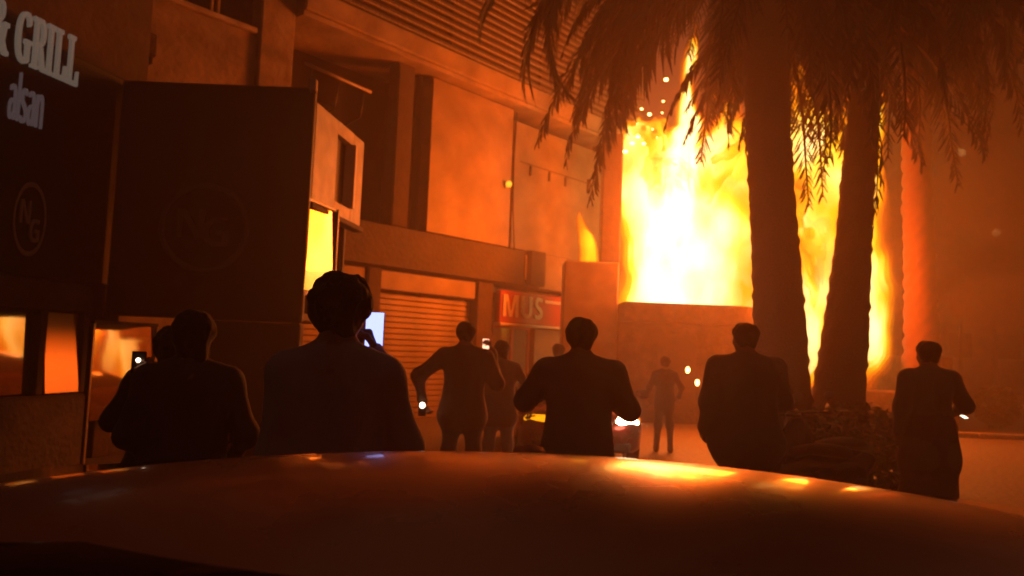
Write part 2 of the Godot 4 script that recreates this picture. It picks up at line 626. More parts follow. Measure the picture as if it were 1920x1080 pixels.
func palm(label: String, spine: Array, radii: Array, fronds: int, seed_: int, reach: float, hang: int, trunk_mat: Material, scars := 0.022) -> void:
	var base: Vector3 = spine[0]
	var o := thing("palm_tree", label, "palm tree", base, 0.0)
	var cv := Curve3D.new()
	for p in spine:
		cv.add_point(p - base)
	for i in range(1, spine.size() - 1):
		var d: Vector3 = (spine[i + 1] - spine[i - 1]) * 0.17
		cv.set_point_in(i, -d)
		cv.set_point_out(i, d)
	var pts := []
	var rs := []
	var n := 90
	for i in n + 1:
		var u := float(i) / n
		pts.append(cv.sample_baked(u * cv.get_baked_length(), true))
		var f := u * (radii.size() - 1)
		var j := mini(int(f), radii.size() - 2)
		rs.append(lerpf(radii[j], radii[j + 1], f - j))
	part(o, "trunk", tube(pts, rs, 18, scars), trunk_mat)
	var top: Vector3 = spine[-1] - base
	var r := RandomNumberGenerator.new()
	r.seed = seed_
	for i in fronds:
		var az := i * 2.399963 + r.randf() * 0.5
		var el := 1.0 - 1.44 * (float(i) / fronds) + r.randf_range(-0.1, 0.1)
		var m: Mesh = M["frond"][r.randi() % 3]
		var f := part(o, "frond", m, M["palm_leaf"], top + Vector3(0, r.randf_range(-0.25, 0.15), 0))
		var sc := reach * r.randf_range(0.85, 1.12)
		f.basis = Basis(Vector3.UP, az) * Basis(Vector3(0, 0, 1), el) * Basis(Vector3.RIGHT, r.randf_range(-0.35, 0.35)) * Basis().scaled(Vector3.ONE * sc)
	for i in hang:
		var az := i * 2.1 + r.randf() * 1.2
		var f := part(o, "dead_frond", M["frond"][3 + r.randi() % 2], M["dead_leaf"], top + Vector3(cos(az) * 0.2, r.randf_range(-0.7, -0.1), -sin(az) * 0.2))
		f.basis = Basis(Vector3.UP, az) * Basis(Vector3(0, 0, 1), r.randf_range(-1.15, -0.65)) * Basis().scaled(Vector3.ONE * reach * r.randf_range(0.55, 0.95))

func shrub(label: String, at: Vector3, size: Vector3, count: int, seed_: int, group := "") -> void:
	var o := thing("shrub", label, "shrub", at, 0.0, group)
	var r := RandomNumberGenerator.new()
	r.seed = seed_
	var st := SurfaceTool.new()
	st.begin(Mesh.PRIMITIVE_TRIANGLES)
	for i in count:
		var d := Vector3(r.randfn(), r.randfn(), r.randfn()).normalized()
		var rad := 0.55 + 0.45 * pow(r.randf(), 0.5) + 0.18 * nz.get_noise_3d(d.x * 120.0, d.y * 120.0, d.z * 120.0 + seed_ * 10.0)
		var p := d * rad * size * 0.5 + Vector3(0, size.y * 0.52, 0)
		var a := Vector3(r.randfn(), r.randfn() * 0.6, r.randfn()).normalized()
		var b := a.cross(Vector3(r.randfn(), r.randfn(), r.randfn())).normalized()
		var l := r.randf_range(0.05, 0.1)
		for q in [p - a * l, p + b * l * 0.35, p + a * l, p - a * l, p + a * l, p - b * l * 0.35]:
			st.add_vertex(q)
	st.generate_normals()
	part(o, "foliage", st.commit(), M["bush_leaf"])
	for i in 4:
		var a := i * 1.7 + seed_
		part(o, "stem", tube([Vector3.ZERO, Vector3(cos(a) * size.x * 0.12, size.y * 0.35, sin(a) * size.z * 0.12), Vector3(cos(a) * size.x * 0.3, size.y * 0.75, sin(a) * size.z * 0.3)], [0.022, 0.015, 0.006], 6), M["bark"])

# ------------------------------------------------------------------ cars
# front towards +x
func loft(stations: Array, ring: Callable, closed_ends := true) -> ArrayMesh:
	var st := SurfaceTool.new()
	st.begin(Mesh.PRIMITIVE_TRIANGLES)
	st.set_smooth_group(0)
	var n := 0
	for s in stations:
		var pts: Array = ring.call(s)
		n = pts.size()
		for q in pts:
			st.add_vertex(q)
	for i in stations.size() - 1:
		for k in n:
			var a := i * n + k
			var b := i * n + (k + 1) % n
			for j in [a, b, b + n, a, b + n, a + n]:
				st.add_index(j)
	if closed_ends:
		for e in [0, stations.size() - 1]:
			var pts: Array = ring.call(stations[e])
			var c := Vector3.ZERO
			for q in pts:
				c += q / n
			st.add_vertex(c)
			var ci: int = stations.size() * n + (0 if e == 0 else 1)
			for k in n:
				var a: int = e * n + k
				var b: int = e * n + (k + 1) % n
				for j in ([ci, b, a] if e == 0 else [ci, a, b]):
					st.add_index(j)
	st.generate_normals()
	return st.commit()

func roof_height(x: float, z: float) -> float:
	var a := minf(absf(z), 0.25)
	return 1.398 - 0.117 * x * x - 0.6 * a * a - 0.3 * (absf(z) - a) - 2.2 * pow(maxf(0.0, absf(x) - 1.0), 2.0) - 1.6 * pow(maxf(0.0, absf(z) - 0.48), 2.0)

func roof_mesh() -> ArrayMesh:
	var st := SurfaceTool.new()
	st.begin(Mesh.PRIMITIVE_TRIANGLES)
	st.set_smooth_group(0)
	var nx := 64
	var nq := 48
	for layer in 2:
		for j in nq + 1:
			for i in nx + 1:
				var x := lerpf(-1.16, 1.16, float(i) / nx)
				var z := lerpf(-0.56, 0.56, float(j) / nq)
				z *= 1.0 - 0.05 * pow(absf(x) / 1.16, 2.0)
				st.set_uv(Vector2(x, z))
				st.add_vertex(Vector3(x, roof_height(x, z) - layer * 0.03, z))
	var w := nx + 1
	var off := w * (nq + 1)
	for j in nq:
		for i in nx:
			var a := j * w + i
			for q in [a, a + 1, a + w + 1, a, a + w + 1, a + w]:
				st.add_index(q)
			for q in [a + 1 + off, a + off, a + w + 1 + off, a + w + 1 + off, a + off, a + w + off]:
				st.add_index(q)
	st.generate_normals()
	return st.commit()

func make_car(label: String, at: Vector3, turn: float, paint: Material, lamp_on: bool) -> Node3D:
	var o := thing("parked_car", label, "car", at, turn)
	var sts := [[2.12, 0.38, 0.50, 0.62, 0.62], [2.05, 0.30, 0.52, 0.70, 0.74], [1.85, 0.24, 0.55, 0.77, 0.82], [1.45, 0.22, 0.58, 0.86, 0.85], [1.05, 0.22, 0.62, 0.92, 0.86], [0.4, 0.22, 0.63, 0.93, 0.87], [-0.6, 0.22, 0.63, 0.93, 0.87], [-1.3, 0.22, 0.63, 0.95, 0.86], [-1.75, 0.25, 0.63, 0.97, 0.84], [-2.02, 0.30, 0.6, 0.95, 0.78], [-2.12, 0.40, 0.55, 0.86, 0.68]]
	var ring := func(s: Array) -> Array:
		var half := [[0.0, s[1]], [0.86 * s[4], s[1]], [0.97 * s[4], s[1] + 0.06], [s[4], s[2]], [0.985 * s[4], lerpf(s[2], s[3], 0.55)], [0.93 * s[4], s[3] - 0.03], [0.85 * s[4], s[3]], [0.4 * s[4], s[3] + 0.025], [0.0, s[3] + 0.03]]
		var out := []
		for q in half:
			out.append(Vector3(s[0], q[1], q[0]))
		for i in range(half.size() - 2, 0, -1):
			out.append(Vector3(s[0], half[i][1], -half[i][0]))
		return out
	var body := part(o, "body", loft(sts, ring), paint)
	var cabin := func(s: Array) -> Array:
		var out := []
		for q in [[s[1], s[2]], [lerpf(s[1], s[3], 0.5) + 0.03, lerpf(s[2], s[4], 0.5)], [s[3], s[4]], [s[3] * 0.3, s[4] + 0.015]]:
			out.append(Vector3(s[0], q[1], q[0]))
		for q in [[s[3] * 0.3, s[4] + 0.015], [s[3], s[4]], [lerpf(s[1], s[3], 0.5) + 0.03, lerpf(s[2], s[4], 0.5)], [s[1], s[2]]]:
			out.append(Vector3(s[0], q[1], -q[0]))
		return out
	part(o, "window_glass", loft([[1.5, 0.70, 0.9, 0.66, 0.93], [1.14, 0.75, 0.92, 0.54, 1.17], [1.0, 0.77, 0.92, 0.52, 1.27], [0.5, 0.79, 0.92, 0.53, 1.315], [-0.5, 0.79, 0.92, 0.53, 1.315], [-1.0, 0.77, 0.94, 0.52, 1.27], [-1.2, 0.75, 0.95, 0.54, 1.17], [-1.6, 0.68, 0.96, 0.64, 0.99]], cabin), M["car_glass"])
	part(o, "roof", roof_mesh(), paint)
	for s in [-1.0, 1.0]:
		var rail := []
		var rr := []
		for i in 41:
			var x := lerpf(-1.13, 1.13, i / 40.0)
			var z: float = 0.562 * s * (1.0 - 0.05 * pow(absf(x) / 1.16, 2.0))
			rail.append(Vector3(x, roof_height(x, z) + 0.008, z))
			rr.append(0.009)
		part(o, "drip_rail", tube(rail, rr, 8), M["trim_metal"])
		for q in [[Vector3(1.14, 1.24, 0.54 * s), Vector3(1.5, 0.93, 0.70 * s), 0.035], [Vector3(0.0, 1.33, 0.545 * s), Vector3(0.03, 0.93, 0.79 * s), 0.04], [Vector3(-1.14, 1.24, 0.54 * s), Vector3(-1.58, 0.97, 0.69 * s), 0.05]]:
			part(o, "pillar", tube([q[0], q[1]], [q[2], q[2]], 8), paint)
		part(o, "headlight", cbox(0.2, 0.13, 0.34, 0.05), ((M["head_lamp_on"] if s < 0.0 else M["headlight_glint"]) if lamp_on else M["lamp_glass"]), Vector3(1.99, 0.65, 0.58 * s), Vector3(0, -0.35 * s, 0))
		part(o, "tail_light", cbox(0.1, 0.16, 0.28, 0.03), M["red_glass"], Vector3(-2.04, 0.76, 0.6 * s))
		var mir := part(o, "wing_mirror", cbox(0.12, 0.13, 0.2, 0.04), paint, Vector3(0.98, 0.98, 0.95 * s))
		for x in [1.32, -1.32]:
			var tyre := TorusMesh.new()
			tyre.inner_radius = 0.2
			tyre.outer_radius = 0.315
			tyre.rings = 28
			tyre.ring_segments = 10
			var wh := part(o, "wheel", tyre, M["rubber"], Vector3(x, 0.315, 0.76 * s), Vector3(PI / 2, 0, 0))
			wh.scale = Vector3(1, 1.5, 1)
			var rim := CylinderMesh.new()
			rim.top_radius = 0.2
			rim.bottom_radius = 0.2
			rim.height = 0.1
			part(wh, "rim", rim, M["trim_metal"])
		for x in [0.35, -0.75]:
			part(o, "door_handle", cbox(0.16, 0.03, 0.03, 0.01), paint, Vector3(x, 0.82, 0.865 * s))
	part(o, "grille", cbox(0.05, 0.12, 0.8, 0.02), M["black_plastic"], Vector3(2.1, 0.6, 0))
	part(o, "bumper", cbox(0.12, 0.16, 1.3, 0.04), M["black_plastic"], Vector3(2.06, 0.34, 0))
	part(o, "number_plate", cbox(0.02, 0.11, 0.5, 0.004), M["plate"], Vector3(2.13, 0.47, 0))
	return o

func scooter(label: String, at: Vector3, turn: float) -> void:
	var o := thing("motor_scooter", label, "scooter", at, turn)
	for x in [0.62, -0.6]:
		var t := TorusMesh.new()
		t.inner_radius = 0.15
		t.outer_radius = 0.25
		t.ring_segments = 10
		t.rings = 24
		var w := part(o, "wheel", t, M["rubber"], Vector3(x, 0.25, 0), Vector3(PI / 2, 0, 0))
		var h := CylinderMesh.new()
		h.top_radius = 0.15
		h.bottom_radius = 0.15
		h.height = 0.06
		part(w, "rim", h, M["trim_metal"])
	var ring := func(s: Array) -> Array:
		var out := []
		for k in 12:
			var a := TAU * k / 12
			out.append(Vector3(s[0], s[1] + s[2] * sin(a), s[3] * cos(a)))
		return out
	part(o, "rear_fairing", loft([[-0.85, 0.66, 0.05, 0.06], [-0.7, 0.58, 0.14, 0.13], [-0.35, 0.54, 0.19, 0.17], [0.0, 0.45, 0.16, 0.15], [0.18, 0.32, 0.07, 0.14], [0.5, 0.32, 0.06, 0.14]], ring), M["scooter_paint"])
	part(o, "leg_shield", loft([[0.34, 0.6, 0.32, 0.17], [0.42, 0.62, 0.34, 0.2], [0.47, 0.62, 0.32, 0.17]], ring), M["scooter_paint"])
	part(o, "seat", loft([[-0.74, 0.75, 0.02, 0.06], [-0.66, 0.77, 0.055, 0.12], [-0.4, 0.76, 0.06, 0.14], [-0.1, 0.70, 0.06, 0.12], [0.0, 0.67, 0.03, 0.06]], ring), M["rubber"])
	part(o, "fork", tube([Vector3(0.62, 0.25, 0.09), Vector3(0.5, 0.6, 0.05), Vector3(0.4, 0.98, 0)], [0.03, 0.03, 0.025], 8), M["trim_metal"])
	var bars := part(o, "handlebar", tube([Vector3(0.3, 1.0, -0.34), Vector3(0.38, 1.0, -0.2), Vector3(0.42, 0.98, 0), Vector3(0.38, 1.0, 0.2), Vector3(0.3, 1.0, 0.34)], [0.018, 0.016, 0.02, 0.016, 0.018], 8), M["black_plastic"])
	part(o, "headlight", ball(0.075, 14), M["lamp_glass"], Vector3(0.49, 0.95, 0))
	for s in [-1.0, 1.0]:
		var mi := part(o, "mirror", ball(0.065, 12), M["trim_metal"], Vector3(0.3, 1.19, 0.3 * s))
		mi.scale = Vector3(0.3, 0.75, 1.0)
		part(o, "mirror_stem", tube([Vector3(0.36, 1.0, 0.2 * s), Vector3(0.34, 1.1, 0.27 * s), Vector3(0.31, 1.18, 0.3 * s)], [0.007, 0.007, 0.007], 6), M["trim_metal"])

# ------------------------------------------------------------------ lettering
func letters(parent: Node3D, called: String, text: String, high: float, stretch: float, font_name: String, weight: int, m: Material, at: Vector3, depth := 0.03) -> MeshInstance3D:
	var f := SystemFont.new()
	f.font_names = PackedStringArray([font_name])
	f.font_weight = weight
	var t := TextMesh.new()
	t.text = text
	t.font = f
	t.font_size = 64
	t.pixel_size = high / 46.0
	t.depth = depth
	t.curve_step = 2.0
	var o := part(parent, called, t, m, at)
	o.scale = Vector3(stretch, 1, 1)
	return o

func pane_frame(parent: Node3D, lo: Vector2, hi: Vector2, n: float, glass: Material, frame: Material, w := 0.05, called := "window") -> Node3D:
	var g := part(parent, called, cbox(hi.x - lo.x, hi.y - lo.y, 0.012, 0.002), glass, Vector3((lo.x + hi.x) / 2, (lo.y + hi.y) / 2, n))
	var sx := hi.x - lo.x
	var sy := hi.y - lo.y
	part(g, "frame", cbox(sx + 2 * w, w, 0.06, 0.006), frame, Vector3(0, sy / 2 + w / 2, 0))
	part(g, "frame", cbox(sx + 2 * w, w, 0.06, 0.006), frame, Vector3(0, -sy / 2 - w / 2, 0))
	part(g, "frame", cbox(w, sy, 0.06, 0.006), frame, Vector3(-sx / 2 - w / 2, 0, 0))
	part(g, "frame", cbox(w, sy, 0.06, 0.006), frame, Vector3(sx / 2 + w / 2, 0, 0))
	return g
# ------------------------------------------------------------------ the scene
func _ready() -> void:
	rng.seed = 7
	nz.noise_type = FastNoiseLite.TYPE_SIMPLEX
	nz.seed = 11
	nz.frequency = 0.02
	nz.fractal_octaves = 3
	# camera: held at eye height behind the parked car
	var cam := Camera3D.new()
	cam.name = "camera"
	cam.fov = 39.6
	cam.near = 0.05
	cam.far = 600.0
	cam.position = Vector3(0, 1.55, 0)
	cam.basis = Basis(Vector3.RIGHT, deg_to_rad(4.38)) * Basis(Vector3(0, 0, 1), deg_to_rad(2.3))
	add_child(cam)
	cam.current = true
	var lens := CameraAttributesPhysical.new()
	lens.frustum_focal_length = 33.34
	lens.frustum_focus_distance = 2.1
	lens.frustum_near = 0.05
	lens.frustum_far = 600.0
	lens.exposure_aperture = 5.6
	cam.attributes = lens
	# night sky under smoke
	var env := Environment.new()
	env.background_mode = Environment.BG_SKY
	var sky := ProceduralSkyMaterial.new()
	sky.sky_top_color = lin(0.042, 0.019, 0.011)
	sky.sky_horizon_color = lin(0.082, 0.037, 0.02)
	sky.sky_curve = 0.2
	sky.ground_bottom_color = lin(0.02, 0.006, 0.003)
	sky.ground_horizon_color = lin(0.05, 0.015, 0.006)
	sky.sun_angle_max = 0.0
	env.sky = Sky.new()
	env.sky.sky_material = sky
	env.tonemap_mode = Environment.TONE_MAPPER_LINEAR
	env.tonemap_exposure = 1.0
	env.volumetric_fog_enabled = true
	env.volumetric_fog_density = 0.015
	env.volumetric_fog_albedo = Color(0.95, 0.84, 0.76)
	env.volumetric_fog_anisotropy = 0.6
	env.sdfgi_enabled = true
	env.ssao_enabled = true
	env.ssil_enabled = true
	var we := WorldEnvironment.new()
	we.name = "environment"
	we.environment = env
	add_child(we)
	# the fire's own light, just in front of the flames
	for q in [[3.7, 4.6, -18.0, 42.0, 1.0], [5.3, 4.2, -18.1, 37.0, 1.0], [7.3, 3.4, -17.8, 34.0, 0.9], [4.4, 6.9, -18.2, 15.0, 0.6]]:
		var li := OmniLight3D.new()
		li.name = numbered("fire_light")
		li.position = Vector3(q[0], q[1], q[2])
		li.light_color = lin(1.0, 0.13, 0.006)
		li.light_energy = q[3]
		li.light_size = q[4]
		li.omni_range = 80.0
		li.omni_attenuation = 2.0
		li.shadow_enabled = true
		add_child(li)
	materials()
	setting()
	main_building()
	restaurant()
	burning_building()
	trees()
	people()
	vehicles()
	small_things()

func materials() -> void:
	var plaster := noise_tex("plaster", 0.012, Color(0.72, 0.72, 0.72), Color(1, 1, 1), 5)
	var grit := noise_tex("grit", 0.08, Color(0.55, 0.55, 0.55), Color(1, 1, 1), 4)
	var bumpy := noise_tex("bumpy", 0.06, Color.BLACK, Color.WHITE, 4, 256, true)
	var weave := noise_tex("weave", 0.15, Color.BLACK, Color.WHITE, 2, 256, true)
	mat("cream_wall", lin(0.46, 0.36, 0.27), 0.75, 0.0, 0.35, plaster, bumpy, 0.25)
	mat("panel", lin(0.38, 0.28, 0.19), 0.5, 0.0, 0.3, plaster, bumpy, 0.1)
	mat("beam", lin(0.085, 0.062, 0.045), 0.7, 0.0, 0.4, plaster, bumpy, 0.3)
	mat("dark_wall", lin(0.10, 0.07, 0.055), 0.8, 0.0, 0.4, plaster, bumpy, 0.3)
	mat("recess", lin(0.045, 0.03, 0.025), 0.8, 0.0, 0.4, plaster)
	mat("burnt_wall", lin(0.15, 0.1, 0.065), 0.85, 0.0, 0.5, noise_tex("soot", 0.02, Color(0.25, 0.25, 0.25), Color(1, 1, 1), 5), bumpy, 0.6)
	mat("louver", lin(0.42, 0.36, 0.3), 0.5, 0.2, 0.6, grit)
	mat("shutter", lin(0.27, 0.2, 0.14), 0.5, 0.1, 0.5, plaster)
	mat("white_trim", lin(0.62, 0.52, 0.42), 0.5, 0.0, 0.8, plaster)
	mat("charcoal", lin(0.010, 0.008, 0.008), 0.55, 0.0, 0.5, grit)
	mat("charcoal_side", lin(0.02, 0.022, 0.026), 0.6, 0.0, 0.5, grit)
	mat("sign_red", lin(0.45, 0.05, 0.02), 0.4)
	mat("sign_white", lin(0.75, 0.62, 0.5), 0.5)
	mat("sign_letters_dim", lin(0.35, 0.3, 0.26), 0.6)
	mat("ring_dim", lin(0.085, 0.07, 0.06), 0.5)
	mat("asphalt", lin(0.055, 0.05, 0.047), 0.75, 0.0, 0.6, grit, bumpy, 0.5)
	mat("paving", lin(0.24, 0.19, 0.15), 0.65, 0.0, 0.5, grit, bumpy, 0.4)
	mat("kerb_stone", lin(0.36, 0.31, 0.26), 0.7, 0.0, 0.8, grit, bumpy, 0.4)
	mat("low_wall", lin(0.12, 0.105, 0.095), 0.8, 0.0, 0.6, plaster, bumpy, 0.4)
	mat("bark", lin(0.2, 0.12, 0.08), 0.9, 0.0, 2.0, grit, bumpy, 1.0)
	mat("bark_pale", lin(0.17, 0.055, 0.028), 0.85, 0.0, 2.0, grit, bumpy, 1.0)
	mat("palm_leaf", lin(0.04, 0.038, 0.016), 0.6)
	mat("dead_leaf", lin(0.06, 0.038, 0.02), 0.8)
	mat("bush_leaf", lin(0.06, 0.07, 0.02), 0.6)
	mat("black_plastic", lin(0.015, 0.015, 0.016), 0.4)
	mat("rubber", lin(0.015, 0.015, 0.015), 0.85)
	mat("trim_metal", lin(0.35, 0.33, 0.31), 0.28, 1.0)
	mat("dark_metal", lin(0.08, 0.07, 0.06), 0.4, 0.8)
	mat("red_glass", lin(0.25, 0.01, 0.008), 0.15)
	mat("plate", lin(0.5, 0.48, 0.42), 0.4)
	mat("lamp_glass", lin(0.5, 0.48, 0.45), 0.12, 0.5)
	mat("scooter_paint", lin(0.03, 0.012, 0.01), 0.25)
	mat("car_glass", lin(0.008, 0.008, 0.009), 0.06)
	glow("headlight_glint", Color(1.0, 0.62, 0.04), 1.6)  # glow added to the unlit headlamp, for yellow firelight mirrored in it
	glow("head_lamp_on", Color(1.0, 0.88, 0.7), 50.0)
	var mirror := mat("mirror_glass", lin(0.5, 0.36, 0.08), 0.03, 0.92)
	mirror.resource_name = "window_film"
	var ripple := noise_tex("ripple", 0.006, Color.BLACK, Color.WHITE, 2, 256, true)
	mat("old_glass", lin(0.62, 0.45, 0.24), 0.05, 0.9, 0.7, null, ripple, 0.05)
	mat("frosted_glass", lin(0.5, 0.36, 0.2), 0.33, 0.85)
	var glass := mat("shop_glass", Color(0.9, 0.9, 0.9, 0.12), 0.05)
	glass.transparency = BaseMaterial3D.TRANSPARENCY_ALPHA
	var cl := mat("cloth", Color.WHITE, 0.85, 0.0, 6.0, null, weave, 0.3)
	cl.vertex_color_use_as_albedo = true
	cl.rim_enabled = true
	cl.rim = 0.25
	var smear := noise_tex("smear", 0.01, Color(0.35, 0.35, 0.35), Color(1, 1, 1), 5)
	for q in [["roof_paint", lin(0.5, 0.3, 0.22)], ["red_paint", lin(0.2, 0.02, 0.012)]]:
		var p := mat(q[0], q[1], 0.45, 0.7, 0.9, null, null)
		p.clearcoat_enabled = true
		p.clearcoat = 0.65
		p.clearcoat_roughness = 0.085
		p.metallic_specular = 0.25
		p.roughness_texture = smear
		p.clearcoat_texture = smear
	M["flame"] = flame_material()
	M["frond"] = [frond_mesh(0, 1.0, 1.9, 0.03), frond_mesh(1, 1.0, 2.3, 0.06), frond_mesh(2, 1.0, 1.6, 0.1), frond_mesh(3, 1.0, 1.0, 0.35), frond_mesh(4, 1.0, 0.8, 0.5)]

func setting() -> void:
	var g := PlaneMesh.new()
	g.size = Vector2(500, 500)
	structure("ground", g, M["asphalt"], Vector3(0, 0, -60))
	var f := PlaneMesh.new()
	f.size = Vector2(62, 34)
	structure("forecourt", f, M["paving"], Vector3(0.0, 0.004, -19.0))
	for i in 14:
		var k := structure("kerb", cbox(1.18, 0.24, 0.22, 0.02), M["kerb_stone"], Vector3(9.8 + i * 1.2, 0.0, -17.9))
	structure("pavement", cbox(17.0, 0.22, 7.0, 0.02), M["paving"], Vector3(17.7, -0.005, -21.52))

func main_building() -> void:
	var O := Vector3(-1.817, 0, -17.0)
	var o := thing("shop_building", "cream two storey shop building with ribbed metal cladding under the eaves", "building", O, deg_to_rad(50.4))
	var W: Material = M["cream_wall"]
	bar(o, "wall_panel", Vector3(-0.1, 3.98, -0.3), Vector3(2.67, 7.36, 0.0), M["panel"], 0.02)
	bar(o, "wall_panel", Vector3(2.76, 3.98, -0.32), Vector3(6.62, 7.12, -0.03), M["panel"], 0.02)
	part(o, "cable", tube([Vector3(2.74, 7.3, 0.02), Vector3(2.70, 6.2, 0.03), Vector3(2.73, 5.2, 0.02), Vector3(2.79, 4.4, 0.03), Vector3(2.86, 3.95, 0.02)], [0.016, 0.016, 0.016, 0.016, 0.016], 6), M["black_plastic"])
	for s in [3.4, 4.17, 4.88]:
		bar(o, "bracket", Vector3(s - 0.02, 5.87, -0.03), Vector3(s + 0.02, 6.12, 0.03), M["beam"], 0.004)
	bar(o, "bracket", Vector3(5.90, 5.88, -0.03), Vector3(5.99, 6.26, 0.05), M["charcoal"], 0.006)
	bar(o, "sign_seam", Vector3(3.0, 6.14, -0.03), Vector3(6.6, 6.165, -0.015), M["beam"], 0.003)
	# balcony recess and its column
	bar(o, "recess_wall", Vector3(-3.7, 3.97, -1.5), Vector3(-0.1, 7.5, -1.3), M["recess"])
	bar(o, "balcony_floor", Vector3(-3.7, 3.9, -1.3), Vector3(-0.1, 3.965, -0.3), M["beam"])
	bar(o, "column", Vector3(-1.07, 3.97, -0.35), Vector3(-0.6, 7.5, -0.02), M["dark_wall"], 0.03)
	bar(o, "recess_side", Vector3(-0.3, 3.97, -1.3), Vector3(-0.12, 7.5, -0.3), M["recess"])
	var wd := pane_frame(o, Vector2(-3.1, 4.0), Vector2(-1.9, 6.4), -1.28, M["car_glass"], M["dark_wall"], 0.07)
	part(wd, "mullion", cbox(0.05, 2.4, 0.05, 0.006), M["dark_wall"])
	bar(o, "column", Vector3(-4.4, 3.97, -0.4), Vector3(-3.7, 12.0, 0.1), W, 0.03)
	# slab edge
	bar(o, "slab_edge", Vector3(-10.0, 3.07, -0.4), Vector3(6.6, 3.96, -0.05), M["beam"], 0.02)
	bar(o, "slab_fascia", Vector3(-10.0, 3.10, -0.05), Vector3(3.8, 3.94, 0.13), M["beam"], 0.02)
	bar(o, "vent_box", Vector3(3.2, 3.12, 0.13), Vector3(3.78, 3.97, 0.3), M["dark_wall"], 0.02)
	bar(o, "vent_pipe", Vector3(3.13, 3.25, 0.14), Vector3(3.17, 3.85, 0.18), M["sign_white"], 0.01)
	bar(o, "wall_panel", Vector3(3.86, 3.09, -0.05), Vector3(5.04, 3.97, 0.02), M["panel"], 0.015)
	bar(o, "wall_panel", Vector3(5.06, 3.09, -0.05), Vector3(6.62, 3.97, 0.0), M["dark_wall"], 0.015)
	# left wall with its window strip
	bar(o, "wall", Vector3(-7.6, 3.97, -0.4), Vector3(-4.4, 6.84, 0.0), W)
	bar(o, "window_sill", Vector3(-6.3, 6.84, -0.4), Vector3(-4.45, 6.93, 0.09), M["white_trim"])
	for s in [-6.2, -5.08]:
		pane_frame(o, Vector2(s + 0.05, 6.98), Vector2(s + 1.0, 8.3), -0.2, M["car_glass"], M["white_trim"], 0.05)
	bar(o, "wall", Vector3(-7.6, 6.85, -0.4), Vector3(-6.31, 12.0, 0.0), W)
	bar(o, "wall", Vector3(-6.3, 8.36, -0.4), Vector3(-4.41, 12.0, 0.0), W)
	bar(o, "wall", Vector3(-12.0, 3.97, -0.6), Vector3(-7.61, 12.0, -0.2), M["dark_wall"])
	# eave band, louvred cladding above it
	bar(o, "eave_band", Vector3(-3.69, 7.5, -0.4), Vector3(8.3, 7.93, 0.36), W, 0.03)
	bar(o, "eave_soffit", Vector3(-3.69, 7.40, -1.3), Vector3(8.3, 7.49, 0.30), W, 0.01)
	bar(o, "cladding_backing", Vector3(-3.69, 7.94, -0.4), Vector3(8.3, 13.2, 0.12), M["dark_wall"])
	var sl := cbox(11.95, 0.105, 0.05, 0.012)
	for i in 29:
		part(o, "slat", sl, M["louver"], Vector3(2.32, 8.04 + i * 0.175, 0.26), Vector3(-0.5, 0, 0))
	for s in [-3.0, 0.2, 3.4, 6.6]:
		bar(o, "slat_post", Vector3(s, 7.94, 0.13), Vector3(s + 0.06, 13.1, 0.215), M["dark_wall"], 0.006)
	# end pier
	bar(o, "pier", Vector3(6.64, 0, -0.4), Vector3(7.5, 7.39, 0.05), M["dark_wall"], 0.03)
	# ground floor
	for q in [[-4.75, -4.4], [-1.64, -1.29], [1.6, 2.15], [5.62, 6.05]]:
		bar(o, "pier", Vector3(q[0], 0, -0.4), Vector3(q[1], 3.07, 0.04), M["dark_wall"], 0.02)
	for q in [[-4.39, -1.65], [-1.28, 1.59]]:
		bar(o, "shutter_housing", Vector3(q[0], 2.64, -0.3), Vector3(q[1], 3.06, -0.02), M["shutter"], 0.03)
		var sm := cbox(q[1] - q[0], 0.112, 0.03, 0.012)
		for i in 22:
			part(o, "slat", sm, M["shutter"], Vector3((q[0] + q[1]) / 2, 0.062 + i * 0.118, -0.2), Vector3(-0.12, 0, 0))
	bar(o, "wall", Vector3(-12.0, 0, -0.6), Vector3(-4.76, 3.07, -0.1), W)
	# shop front under the red sign
	bar(o, "shop_back_wall", Vector3(2.15, 0, -2.6), Vector3(5.62, 3.0, -2.4), M["panel"])
	bar(o, "shop_floor", Vector3(2.15, 0.0, -2.4), Vector3(5.62, 0.08, -0.1), M["paving"])
	bar(o, "shop_ceiling", Vector3(2.15, 2.9, -2.4), Vector3(5.62, 3.05, -0.45), M["panel"])
	bar(o, "door_panel", Vector3(3.8, 0.08, -0.3), Vector3(4.98, 2.09, 0.0), M["panel"], 0.02)
	for q in [[2.3, 3.0], [3.1, 3.68], [5.1, 5.5]]:
		pane_frame(o, Vector2(q[0], 0.5), Vector2(q[1], 2.05), -0.12, M["shop_glass"], M["sign_red"], 0.05)
		bar(o, "stall_riser", Vector3(q[0] - 0.05, 0.08, -0.2), Vector3(q[1] + 0.05, 0.44, -0.05), M["sign_red"], 0.01)
	bar(o, "roof", Vector3(-12.0, 13.2, -9.0), Vector3(8.3, 13.5, 0.3), M["dark_wall"])
	bar(o, "back_wall", Vector3(-12.0, 0, -9.2), Vector3(8.3, 13.2, -9.0), M["dark_wall"])
	bar(o, "side_wall", Vector3(7.5, 0, -9.0), Vector3(7.8, 13.2, -0.4), M["dark_wall"])
	bar(o, "inner_wall", Vector3(-12.0, 0, -3.2), Vector3(7.5, 13.2, -3.0), M["dark_wall"])
	var X := o.transform
	# shop sign
	var s := thing("shop_sign", "red shop sign with pale capital letters above the glazed shop front", "sign", X * Vector3(2.2, 0, 0.0), deg_to_rad(50.4))
	bar(s, "board", Vector3(0, 2.17, 0.05), Vector3(3.4, 2.93, 0.2), M["sign_red"], 0.02)
	bar(s, "trim", Vector3(-0.02, 2.1, 0.05), Vector3(3.42, 2.165, 0.25), M["sign_white"], 0.01)
